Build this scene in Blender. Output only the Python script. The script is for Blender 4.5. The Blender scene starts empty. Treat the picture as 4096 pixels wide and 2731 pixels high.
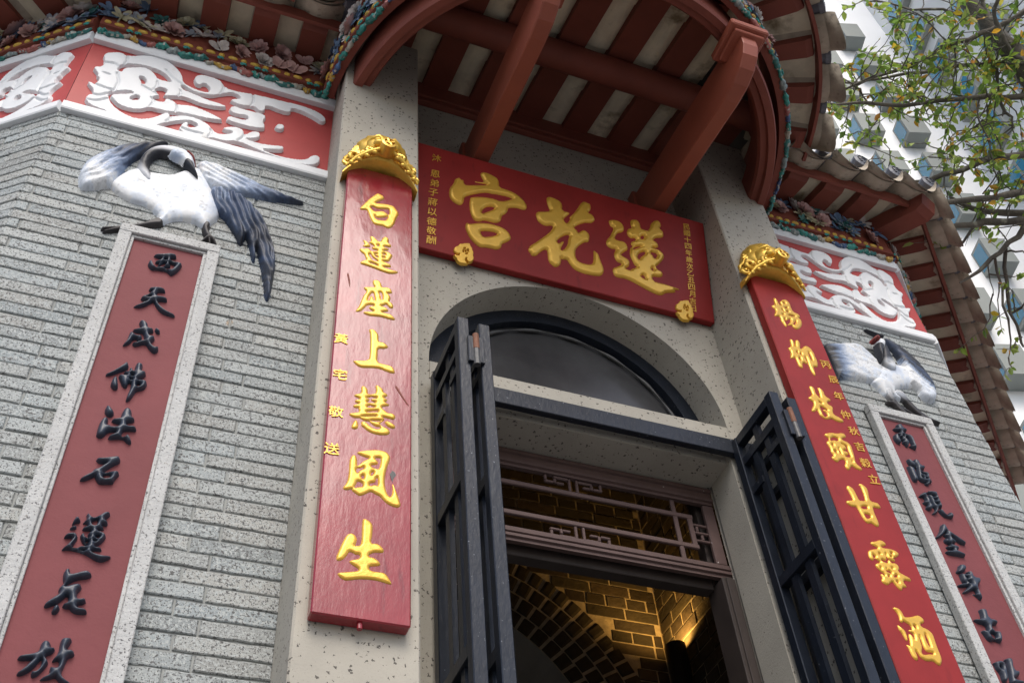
import bpy, math, random
import numpy as np
from mathutils import Vector, Matrix

# ------------------------------------------------------------------ camera, light, exposure
sc = bpy.context.scene
COL = sc.collection
cam_d = bpy.data.cameras.new('camera'); cam = bpy.data.objects.new('camera', cam_d); COL.objects.link(cam)
cam_d.sensor_width = 36.0; cam_d.lens = 37.631; cam_d.clip_end = 500.0; cam_d.clip_start = 0.05
_roll, _pitch, _yaw = 0.1005944, 0.8364797, 0.4348421
_f = np.array([math.sin(_yaw)*math.cos(_pitch), math.cos(_yaw)*math.cos(_pitch), math.sin(_pitch)])
_r = np.array([math.cos(_yaw), -math.sin(_yaw), 0.0]); _d = np.cross(_f, _r)
_r2 = _r*math.cos(_roll)+_d*math.sin(_roll); _d2 = -_r*math.sin(_roll)+_d*math.cos(_roll)
cam.matrix_world = Matrix(((_r2[0], -_d2[0], -_f[0], 0), (_r2[1], -_d2[1], -_f[1], 0), (_r2[2], -_d2[2], -_f[2], 0), (0, 0, 0, 1)))
sc.camera = cam

SUN_EL, SUN_AZ = math.radians(49), math.radians(-11)      # sun stands behind the camera, a little to its left
to_sun = Vector((math.sin(SUN_AZ)*math.cos(SUN_EL), -math.cos(SUN_AZ)*math.cos(SUN_EL), math.sin(SUN_EL)))
world = bpy.data.worlds.new('World'); sc.world = world; world.use_nodes = True
_nt = world.node_tree; _bg = _nt.nodes['Background']
_sky = _nt.nodes.new('ShaderNodeTexSky'); _sky.sky_type = 'NISHITA'; _sky.sun_disc = False
_sky.sun_elevation = SUN_EL; _sky.sun_rotation = math.radians(180) + SUN_AZ*-1
_sky.air_density = 1.0; _sky.dust_density = 3.0; _sky.ozone_density = 1.0
_nt.links.new(_sky.outputs[0], _bg.inputs[0]); _bg.inputs[1].default_value = 0.15
sun_d = bpy.data.lights.new('sun', 'SUN'); sun_d.energy = 1.5; sun_d.angle = math.radians(37); sun_d.color = (1.0, 0.955, 0.885)
sun = bpy.data.objects.new('sun', sun_d); COL.objects.link(sun)
sun.rotation_euler = to_sun.to_track_quat('Z', 'Y').to_euler()
sc.view_settings.view_transform = 'Standard'; sc.view_settings.look = 'None'; sc.view_settings.gamma = 1.0
sc.view_settings.exposure = 0.50
try: sc.cycles.max_bounces = 8; sc.cycles.diffuse_bounces = 4
except Exception: pass

# ------------------------------------------------------------------ materials
def nmat(name, base, rough=0.6, metal=0.0, spec=0.5, vary=0.0, vscale=3.0, specks=None, bump=None, bumps=None,
         coat=0.0, colattr=None, stains=None, pits=None):
    m = bpy.data.materials.new(name); m.use_nodes = True; nt = m.node_tree; N = nt.nodes; L = nt.links
    bs = N['Principled BSDF']; bs.inputs['Roughness'].default_value = rough; bs.inputs['Metallic'].default_value = metal
    bs.inputs['Specular IOR Level'].default_value = spec; bs.inputs['Coat Weight'].default_value = coat
    tc = N.new('ShaderNodeTexCoord')
    rgb = N.new('ShaderNodeRGB'); rgb.outputs[0].default_value = (*base, 1); cur = rgb.outputs[0]
    def mix(fac, a, b, mode='MIX'):
        x = N.new('ShaderNodeMix'); x.data_type = 'RGBA'; x.blend_type = mode
        if hasattr(fac, 'is_output'): L.new(fac, x.inputs[0])
        else: x.inputs[0].default_value = fac
        for i, v in ((6, a), (7, b)):
            if hasattr(v, 'is_output'): L.new(v, x.inputs[i])
            else: x.inputs[i].default_value = (*v, 1)
        return x.outputs[2]
    def noise(scale, detail=3.0, rough_=0.6, vec=None):
        n = N.new('ShaderNodeTexNoise'); n.inputs['Scale'].default_value = scale; n.inputs['Detail'].default_value = detail
        n.inputs['Roughness'].default_value = rough_; L.new(vec or tc.outputs['Object'], n.inputs['Vector']); return n.outputs['Fac']
    def ramp(x, a, b):
        r = N.new('ShaderNodeMapRange'); r.inputs[1].default_value = a; r.inputs[2].default_value = b; L.new(x, r.inputs[0]); return r.outputs[0]
    if colattr:
        at = N.new('ShaderNodeVertexColor'); at.layer_name = colattr
        cur = mix(1.0, cur, at.outputs[0], 'MULTIPLY')
    if vary:
        cur = mix(ramp(noise(vscale, 5), 0.3, 0.7), mix(1.0, cur, (1-vary,)*3, 'MULTIPLY'), mix(1.0, cur, (1+vary*.6,)*3, 'MULTIPLY'))
    for (scale, lo, hi, col) in (specks or []):
        cur = mix(ramp(noise(scale, 2.5, 0.55), lo, hi), cur, col)
    if pits:
        (scale, thr, col) = pits
        v = N.new('ShaderNodeTexVoronoi'); v.inputs['Scale'].default_value = scale
        nz = N.new('ShaderNodeTexNoise'); nz.inputs['Scale'].default_value = scale*2.2; L.new(tc.outputs['Object'], nz.inputs['Vector'])
        ad = N.new('ShaderNodeVectorMath'); ad.operation = 'MULTIPLY_ADD'; ad.inputs[1].default_value = (0.02,)*3
        L.new(nz.outputs['Color'], ad.inputs[0]); L.new(tc.outputs['Object'], ad.inputs[2]); L.new(ad.outputs[0], v.inputs['Vector'])
        sp = N.new('ShaderNodeSeparateColor'); L.new(v.outputs['Color'], sp.inputs[0])
        mu = N.new('ShaderNodeMath'); mu.operation = 'MULTIPLY'; L.new(ramp(sp.outputs[0], 0.45, 1.0), mu.inputs[0]); mu.inputs[1].default_value = thr
        lt = N.new('ShaderNodeMath'); lt.operation = 'LESS_THAN'; L.new(v.outputs['Distance'], lt.inputs[0]); L.new(mu.outputs[0], lt.inputs[1])
        cur = mix(lt.outputs[0], cur, col); pit_out = lt.outputs[0]
    if stains:
        (scale, lo, hi, col, zs) = stains
        mp = N.new('ShaderNodeMapping'); mp.inputs['Scale'].default_value = (1, 1, zs); L.new(tc.outputs['Object'], mp.inputs[0])
        cur = mix(ramp(noise(scale, 5, 0.6, mp.outputs[0]), lo, hi), cur, col)
    L.new(cur, bs.inputs['Base Color'])
    last = None
    for (scale, dist, strength, zs) in (bumps or ([bump] if bump else [])):
        vec = None
        if zs != 1:
            mp = N.new('ShaderNodeMapping'); mp.inputs['Scale'].default_value = (1, 1, zs); L.new(tc.outputs['Object'], mp.inputs[0]); vec = mp.outputs[0]
        b = N.new('ShaderNodeBump'); b.inputs['Strength'].default_value = strength; b.inputs['Distance'].default_value = dist
        L.new(noise(scale, 4, 0.6, vec), b.inputs['Height'])
        if last: L.new(last, b.inputs['Normal'])
        last = b.outputs[0]
    if last: L.new(last, bs.inputs['Normal'])
    return m

M = {}
M['brick'] = nmat('granite_brick', (.325, .345, .34), .8, colattr='Col', vary=.14, vscale=2.2,
    specks=[(110, .50, .60, (.385, .41, .405)), (125, .575, .62, (.10, .10, .10)), (230, .60, .64, (.07, .07, .07))],
    stains=(6, .715, .77, (.36, .22, .09), .45), bumps=[(60, .006, .5, 1), (220, .003, .5, 1)])
M['mortar'] = nmat('mortar', (.27, .28, .27), .9, vary=.15, vscale=12, bump=(90, .004, .5, 1))
M['granite'] = nmat('granite_render', (.385, .36, .305), .75, vary=.13, vscale=3.5, pits=(70, .40, (.075, .066, .056)),
    specks=[(260, .64, .70, (.25, .23, .20))], stains=(4.5, .60, .85, (.36, .33, .28), .3), bumps=[(140, .003, .35, 1), (9, .01, .15, 1)])
M['frame_stone'] = nmat('frame_stone', (.45, .455, .45), .8, vary=.12, vscale=9, specks=[(150, .60, .65, (.12, .12, .12)), (70, .66, .70, (.25, .24, .22))],
    bumps=[(70, .008, .6, 1), (220, .003, .4, 1)])
M['white'] = nmat('white_paint', (.72, .74, .76), .55, vary=.05, vscale=5, stains=(9, .66, .80, (.55, .52, .46), .4), bump=(40, .003, .2, 1))
M['red_panel'] = nmat('red_panel', (.40, .045, .042), .6, vary=.12, vscale=5, specks=[(38, .72, .75, (.20, .03, .03))], bump=(30, .003, .3, 1))
M['insc'] = nmat('faded_red', (.185, .050, .055), .7, spec=.25, vary=.10, vscale=4, bumps=[(25, .006, .3, 1), (150, .002, .25, 1)])
M['ink'] = nmat('blue_black_paint', (.030, .040, .062), .42, vary=.2, vscale=20, bump=(60, .004, .35, 1))
M['lacquer'] = nmat('red_lacquer', (.25, .018, .026), .21, spec=.5, vary=.22, vscale=6, coat=.2, stains=(24, .60, .74, (.13, .012, .018), .12),
    specks=[(26, .745, .76, (.04, .02, .02))], bumps=[(5, .012, .16, .45), (30, .005, .22, .35), (130, .002, .15, .4)])
M['lacquer_smooth'] = nmat('red_lacquer_smooth', (.26, .023, .021), .45, spec=.2, vary=.16, stains=(20, .62, .76, (.17, .016, .016), .15), vscale=5, bumps=[(8, .006, .2, .6), (60, .002, .25, .6)])
M['gold'] = nmat('gold_leaf', (.76, .44, .060), .30, metal=.38, vary=.12, vscale=9, bumps=[(60, .003, .4, 1)])
M['gold_carved'] = nmat('gold_carved', (.80, .50, .08), .32, metal=.5, vary=.2, vscale=20, stains=(40, .62, .8, (.35, .17, .03), 1), bumps=[(90, .004, .3, 1)])
M['wood'] = nmat('red_oxide_wood', (.20, .054, .036), .65, spec=.3, vary=.18, vscale=4, bumps=[(30, .004, .3, .3)])
M['beam'] = nmat('orange_red_beam', (.29, .072, .040), .55, vary=.14, vscale=5, specks=[(55, .76, .78, (.5, .40, .34))], bumps=[(25, .004, .3, .4)])
M['soffit'] = nmat('tile_soffit', (.68, .61, .46), .85, vary=.22, vscale=6, stains=(5, .56, .70, (.22, .17, .10), .7), bump=(30, .006, .4, 1))
M['drip'] = nmat('drip_tile', (.42, .36, .28), .8, vary=.3, vscale=9, stains=(14, .56, .66, (.10, .085, .07), .6), bump=(40, .006, .5, 1))
M['cap'] = nmat('cap_tile', (.13, .135, .16), .35, vary=.3, vscale=25, bump=(60, .004, .5, 1))
M['iron'] = nmat('black_iron', (.012, .016, .025), .36, spec=.32, vary=.25, vscale=12, specks=[(120, .70, .73, (.16, .17, .19))], bumps=[(70, .003, .4, .5)])
M['rust'] = nmat('rust', (.18, .07, .035), .7, vary=.3, vscale=60, bump=(120, .002, .5, 1))
M['steel'] = nmat('bare_steel', (.09, .09, .09), .5, metal=.3, vary=.2, vscale=50, bump=(120, .001, .3, 1))
M['fret'] = nmat('brown_fret', (.105, .066, .060), .6, spec=.3, vary=.15, vscale=12, specks=[(45, .75, .77, (.6, .55, .52))], bump=(40, .002, .3, 1))
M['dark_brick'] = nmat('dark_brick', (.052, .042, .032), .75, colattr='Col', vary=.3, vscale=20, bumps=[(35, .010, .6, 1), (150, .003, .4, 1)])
M['frame_wood'] = nmat('dark_frame_wood', (.045, .034, .030), .6, vary=.2, vscale=10, spec=.3)
M['lime'] = nmat('lime_mortar', (.46, .39, .28), .9, vary=.2, vscale=18, bump=(60, .006, .6, 1))
M['plaster'] = nmat('dark_plaster', (.26, .24, .21), .9, vary=.2)
M['glass'] = nmat('dark_glass', (.055, .055, .057), .2, vary=.3, vscale=4, bump=(6, .004, .15, 1))
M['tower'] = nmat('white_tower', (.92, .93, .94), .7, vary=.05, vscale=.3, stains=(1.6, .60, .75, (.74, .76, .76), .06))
M['tower_shade'] = nmat('shaded_tower', (.70, .72, .72), .7, vary=.06, vscale=.3)  # tower white turned grey, so the wing's shade is in the colour
M['bay'] = nmat('bay_shade_grey', (.26, .28, .265), .7, vary=.08, vscale=.6)  # boxes darkened all over to stand in for the shade on their undersides
M['pane'] = nmat('blue_pane', (.04, .22, .36), .12, vary=.2, vscale=.5)
M['bark'] = nmat('bark', (.13, .115, .095), .9, vary=.4, vscale=8, specks=[(14, .60, .70, (.26, .25, .20))], bump=(30, .02, .7, .4))
M['pave'] = nmat('paving', (.20, .195, .19), .85, vary=.15, vscale=1.2, bump=(40, .004, .4, 1))
M['roof'] = nmat('roof_tiles', (.13, .12, .11), .7, vary=.3, vscale=6, bump=(20, .01, .5, 1))
M['lamp_black'] = nmat('lamp_black', (.02, .02, .02), .3, vary=.1)
for k, c in dict(f_white=(.58, .54, .52), f_blue=(.13, .21, .34), f_pink=(.54, .34, .32), f_pale=(.50, .48, .33), f_grey=(.32, .36, .42), f_green=(.05, .18, .17),
                 f_yellow=(.55, .35, .045), f_coral=(.55, .16, .12)).items():
    M[k] = nmat('glaze_'+k[2:], c, .35, vary=.35, vscale=22, bump=(60, .003, .4, 1))
def vmat(name, rough, metal=0.0, bump=None, vary=.1, vscale=12):
    return nmat(name, (1, 1, 1), rough, metal=metal, colattr='Col', vary=vary, vscale=vscale, bump=bump)
M['glaze'] = vmat('glazed_garland', .3, bump=(70, .004, .4, 1))
M['plumage'] = vmat('painted_plumage', .55, bump=(45, .006, .5, .6), vary=.08)
M['leaf'] = nmat('leaf', (1, 1, 1), .5, colattr='Col')
_lb = M['leaf'].node_tree.nodes['Principled BSDF']; _lb.inputs['Transmission Weight'].default_value = 0.0
_tr = M['leaf'].node_tree.nodes.new('ShaderNodeBsdfTranslucent'); _ms = M['leaf'].node_tree.nodes.new('ShaderNodeMixShader')
_vc = [n for n in M['leaf'].node_tree.nodes if n.type == 'VERTEX_COLOR'][0]
_lt = M['leaf'].node_tree.links; _lt.new(_vc.outputs[0], _tr.inputs[0]); _ms.inputs[0].default_value = .45
_lt.new(_lb.outputs[0], _ms.inputs[1]); _lt.new(_tr.outputs[0], _ms.inputs[2]); _lt.new(_ms.outputs[0], M['leaf'].node_tree.nodes['Material Output'].inputs[0])

# ------------------------------------------------------------------ helpers
class MB:
    def __init__(s): s.v = []; s.f = []; s.c = []; s.usec = False
    def add(s, vs, fs, col=None):
        k = len(s.v); s.v += [tuple(map(float, v)) for v in vs]; s.f += [tuple(i+k for i in f) for f in fs]
        s.c += [col or (1, 1, 1)]*len(fs)
        if col: s.usec = True
    def box(s, x0, x1, y0, y1, z0, z1, ch=0.0, col=None, xf=None):
        if ch <= 0:
            vs = [(x, y, z) for x in (x0, x1) for y in (y0, y1) for z in (z0, z1)]
            fs = [(0, 1, 3, 2), (4, 6, 7, 5), (0, 4, 5, 1), (2, 3, 7, 6), (0, 2, 6, 4), (1, 5, 7, 3)]
        else:
            vs = []; idx = {}
            for i, x in enumerate((x0, x1)):
                for j, y in enumerate((y0, y1)):
                    for k, z in enumerate((z0, z1)):
                        sx, sy, sz = (1-2*i)*ch, (1-2*j)*ch, (1-2*k)*ch
                        for a, o in (('x', (0, sy, sz)), ('y', (sx, 0, sz)), ('z', (sx, sy, 0))):
                            idx[(i, j, k, a)] = len(vs); vs.append((x+o[0], y+o[1], z+o[2]))
            g = lambda *k: idx[k]
            fs = []
            for i in (0, 1):
                q = [g(i, 0, 0, 'x'), g(i, 1, 0, 'x'), g(i, 1, 1, 'x'), g(i, 0, 1, 'x')]; fs.append(q if i else q[::-1])
                q = [g(0, i, 0, 'y'), g(1, i, 0, 'y'), g(1, i, 1, 'y'), g(0, i, 1, 'y')]; fs.append(q[::-1] if i else q)
                q = [g(0, 0, i, 'z'), g(1, 0, i, 'z'), g(1, 1, i, 'z'), g(0, 1, i, 'z')]; fs.append(q if i else q[::-1])
            for a in (0, 1):
                for b in (0, 1):
                    fs.append([g(0, a, b, 'y'), g(1, a, b, 'y'), g(1, a, b, 'z'), g(0, a, b, 'z')])
                    fs.append([g(a, 0, b, 'x'), g(a, 1, b, 'x'), g(a, 1, b, 'z'), g(a, 0, b, 'z')])
                    fs.append([g(a, b, 0, 'x'), g(a, b, 1, 'x'), g(a, b, 1, 'y'), g(a, b, 0, 'y')])
                    for c in (0, 1): fs.append([g(a, b, c, 'x'), g(a, b, c, 'y'), g(a, b, c, 'z')])
        if xf: vs = [xf(*v) for v in vs]
        s.add(vs, fs, col)
    def prism(s, prof, axis, a, b, xf=None, col=None):
        """closed 2-D outline swept along one axis from a to b"""
        put = {'x': lambda t, p, q: (t, p, q), 'y': lambda t, p, q: (p, t, q), 'z': lambda t, p, q: (p, q, t)}[axis]
        n = len(prof); vs = [put(a, *p) for p in prof] + [put(b, *p) for p in prof]
        if xf: vs = [xf(*v) for v in vs]
        s.add(vs, [(i, (i+1) % n, n+(i+1) % n, n+i) for i in range(n)] + [tuple(range(n))[::-1], tuple(range(n, 2*n))], col)
    def tube(s, pts, rads, n=8, col=None, caps=True):
        pts = [Vector(p) for p in pts]; k0 = len(s.v); up = Vector((0.3, 0.2, 1)).normalized(); vs = []
        for i, p in enumerate(pts):
            t = (pts[min(i+1, len(pts)-1)]-pts[max(i-1, 0)]).normalized()
            a = t.cross(up); a = a.normalized() if a.length > 1e-4 else t.orthogonal().normalized(); b = t.cross(a)
            for j in range(n):
                q = 2*math.pi*j/n; vs.append(p+(a*math.cos(q)+b*math.sin(q))*rads[i])
        fs = [(i*n+j, i*n+(j+1) % n, (i+1)*n+(j+1) % n, (i+1)*n+j) for i in range(len(pts)-1) for j in range(n)]
        if caps: fs += [tuple(range(n)), tuple(range((len(pts)-1)*n, len(pts)*n))[::-1]]
        s.add(vs, fs, col)
    def grid(s, fn, nu, nv, col=None, closed=False):
        vs = [fn(i/(nu), j/(nv)) for i in range(nu+1) for j in range(nv+1)]
        s.add(vs, [(i*(nv+1)+j, (i+1)*(nv+1)+j, (i+1)*(nv+1)+j+1, i*(nv+1)+j+1) for i in range(nu) for j in range(nv)], col)
    def build(s, name, mat, parent=None, smooth=False, vcol=None):
        off = Vector(parent['_o']) if parent is not None and '_o' in parent else Vector((0, 0, 0))
        me = bpy.data.meshes.new(name)
        me.from_pydata([(x-off.x, y-off.y, z-off.z) for x, y, z in s.v], [], s.f); me.validate(); me.update()
        if vcol is not None or s.usec:
            ca = me.color_attributes.new('Col', 'FLOAT_COLOR', 'POINT' if vcol is not None else 'CORNER')
            if vcol is not None:
                ca.data.foreach_set('color', np.c_[np.asarray(vcol), np.ones(len(vcol))].astype(np.float32).ravel())
            else:
                arr = []
                for p in me.polygons: arr += [(*s.c[p.index], 1.0)]*p.loop_total
                ca.data.foreach_set('color', np.array(arr, np.float32).ravel())
        me.materials.append(mat)
        if smooth: me.polygons.foreach_set('use_smooth', [True]*len(me.polygons))
        o = bpy.data.objects.new(name, me); COL.objects.link(o)
        if parent is not None:
            o.parent = parent; o['_o'] = tuple(off)
        else: o['_o'] = (0, 0, 0)
        return o
def thing(name, label, cat, loc, group=None):
    o = bpy.data.objects.new(name, None); COL.objects.link(o); o.location = loc; o['_o'] = tuple(loc)
    o.empty_display_size = .1; tag(o, label, cat, group); return o
def tag(o, label, cat, group=None):
    o['label'] = label; o['category'] = cat
    if group: o['group'] = group
    return o
def structure(o): o['kind'] = 'structure'; return o
def inst(src, name, parent, mat4, material=None):
    """another object on an existing mesh, placed by a matrix given in scene coordinates"""
    o = bpy.data.objects.new(name, src if isinstance(src, bpy.types.Mesh) else src.data); COL.objects.link(o); o.parent = parent
    o['_o'] = tuple(parent['_o']); o.matrix_local = Matrix.Translation(-Vector(parent['_o'])) @ mat4; return o

# ---- carved reliefs: a signed-distance height field on the outline, sunk a little below the board it sits on
TR = {}
def parse(txt):
    for ln in txt.strip().split('\n'):
        k, kind, body = ln.split(':'); sc_ = 2000.0 if (k[0] in 'LNARBQ' and k[1:].isdigit() or k == 'Q') else 1000.0
        TR[k] = (kind, [np.array([[float(a)/sc_ for a in q.split(',')] for q in lp.split()]) for lp in body.split(';')])
def chaikin(p):
    q = np.roll(p, -1, 0); return np.stack([.75*p+.25*q, .25*p+.75*q], 1).reshape(-1, p.shape[1])
def sdf(key, U, V):
    kind, loops = TR[key]; sh = U.shape; P = np.stack([U.ravel(), V.ravel()], 1)
    if kind == 'p':
        d = np.full(len(P), 1e9); ins = np.zeros(len(P), bool)
        for lp in loops:
            c = chaikin(lp)
            for a, b in zip(c, np.roll(c, -1, 0)):
                ab = b-a; t = np.clip(((P-a) @ ab)/max(ab @ ab, 1e-12), 0, 1); d = np.minimum(d, np.hypot(*(P-a-t[:, None]*ab).T))
                if a[1] != b[1]:
                    cr = ((a[1] > P[:, 1]) != (b[1] > P[:, 1])) & (P[:, 0] < (b[0]-a[0])*(P[:, 1]-a[1])/(b[1]-a[1])+a[0]); ins ^= cr
        return np.where(ins, d, -d).reshape(sh)
    d = np.full(len(P), -1e9)
    for lp in loops:
        q = lp
        if len(q) > 2:                                          # smooth the centre line
            for _ in range(2): q = np.vstack([q[:1], np.stack([.75*q[:-1]+.25*q[1:], .25*q[:-1]+.75*q[1:]], 1).reshape(-1, 3), q[-1:]])
        for a, b in zip(q[:-1], q[1:]):
            ab = (b-a)[:2]; t = np.clip(((P-a[:2]) @ ab)/max(ab @ ab, 1e-12), 0, 1)
            d = np.maximum(d, (a[2]+(b[2]-a[2])*t)/2-np.hypot(*(P-a[:2]-t[:, None]*ab).T))
    return d.reshape(sh)
def bounds(key):
    kind, loops = TR[key]; a = np.vstack([l[:, :2] for l in loops]); m = .005 if kind == 'p' else max(l[:, 2].max() for l in loops)/2+.005
    return a[:, 0].min()-m, a[:, 0].max()+m, a[:, 1].min()-m, a[:, 1].max()+m
def relief(key, name, parent, mat, place, H, w, cell, flat=False, crisp=False, colour=None, mod=None, umap=None):
    u0, u1, v0, v1 = bounds(key)
    nu, nv = int((u1-u0)/cell)+2, int((v1-v0)/cell)+2
    U, V = np.meshgrid(u0+np.arange(nu)*cell, v0+np.arange(nv)*cell, indexing='ij')
    S = sdf(key, U, V); t = np.clip(S/w, 0, 1)
    h = H*(t**.6 if flat else np.sqrt(np.clip(1-(1-t)**2, 0, 1)))
    if mod is not None: h = h + np.where(S > 0, mod(U, V, S), 0)
    h = np.where(S > 0, h, np.maximum(S*3, -.006))
    keep = S > -cell*1.6
    idx = -np.ones(S.shape, int); need = np.zeros(S.shape, bool)
    cm = keep[:-1, :-1] & keep[1:, :-1] & keep[:-1, 1:] & keep[1:, 1:]
    for a, b in ((slice(None, -1), slice(None, -1)), (slice(1, None), slice(None, -1)), (slice(None, -1), slice(1, None)), (slice(1, None), slice(1, None))):
        need[a, b] |= cm
    idx[need] = np.arange(need.sum())
    uu, vv, hh = U[need], V[need], h[need]
    mb = MB(); mb.v = [tuple(place(a, b, c)) for a, b, c in zip(uu, vv, hh)]
    I, J = np.nonzero(cm)
    mb.f = [tuple(q) for q in np.stack([idx[I, J], idx[I+1, J], idx[I+1, J+1], idx[I, J+1]], 1)]
    mb.c = [(1, 1, 1)]*len(mb.f)
    o = mb.build(name, mat, parent, smooth=True, vcol=colour(uu, vv, S[need], hh) if colour is not None else None)
    if crisp: o.data.set_sharp_from_angle(angle=math.radians(38))
    return o
_fc = {}
def glyph(ch, name, parent, mat, origin, xdir, ydir, size, depth=.002):
    """one small brushed character from the built-in font, laid on a board"""
    if ch not in _fc:
        cu = bpy.data.curves.new('t', 'FONT'); cu.body = ch; cu.size = 1; cu.extrude = .06; cu.offset = .004; cu.resolution_u = 3
        o = bpy.data.objects.new('t', cu); COL.objects.link(o); bpy.context.view_layer.update()
        me = bpy.data.meshes.new_from_object(o.evaluated_get(bpy.context.evaluated_depsgraph_get()))
        vs = np.array([v.co[:] for v in me.vertices]); fs = [tuple(p.vertices) for p in me.polygons]
        c = (vs.max(0)+vs.min(0))/2; vs = (vs-c); s = max(np.ptp(vs[:, 0]), np.ptp(vs[:, 1])); vs[:, :2] /= s; vs[:, 2] /= .12
        bpy.data.objects.remove(o); bpy.data.meshes.remove(me); _fc[ch] = (vs, fs)
    vs, fs = _fc[ch]; X, Y = np.array(xdir), np.array(ydir); Z = np.cross(X, Y); O = np.array(origin)
    sk = .10
    mb = MB(); mb.add([O+X*(v[0]+0*sk)*size+Y*(v[1]+v[0]*sk)*size+Z*(v[2]*depth*2) for v in vs], fs); return mb.build(name, mat, parent)

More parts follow.
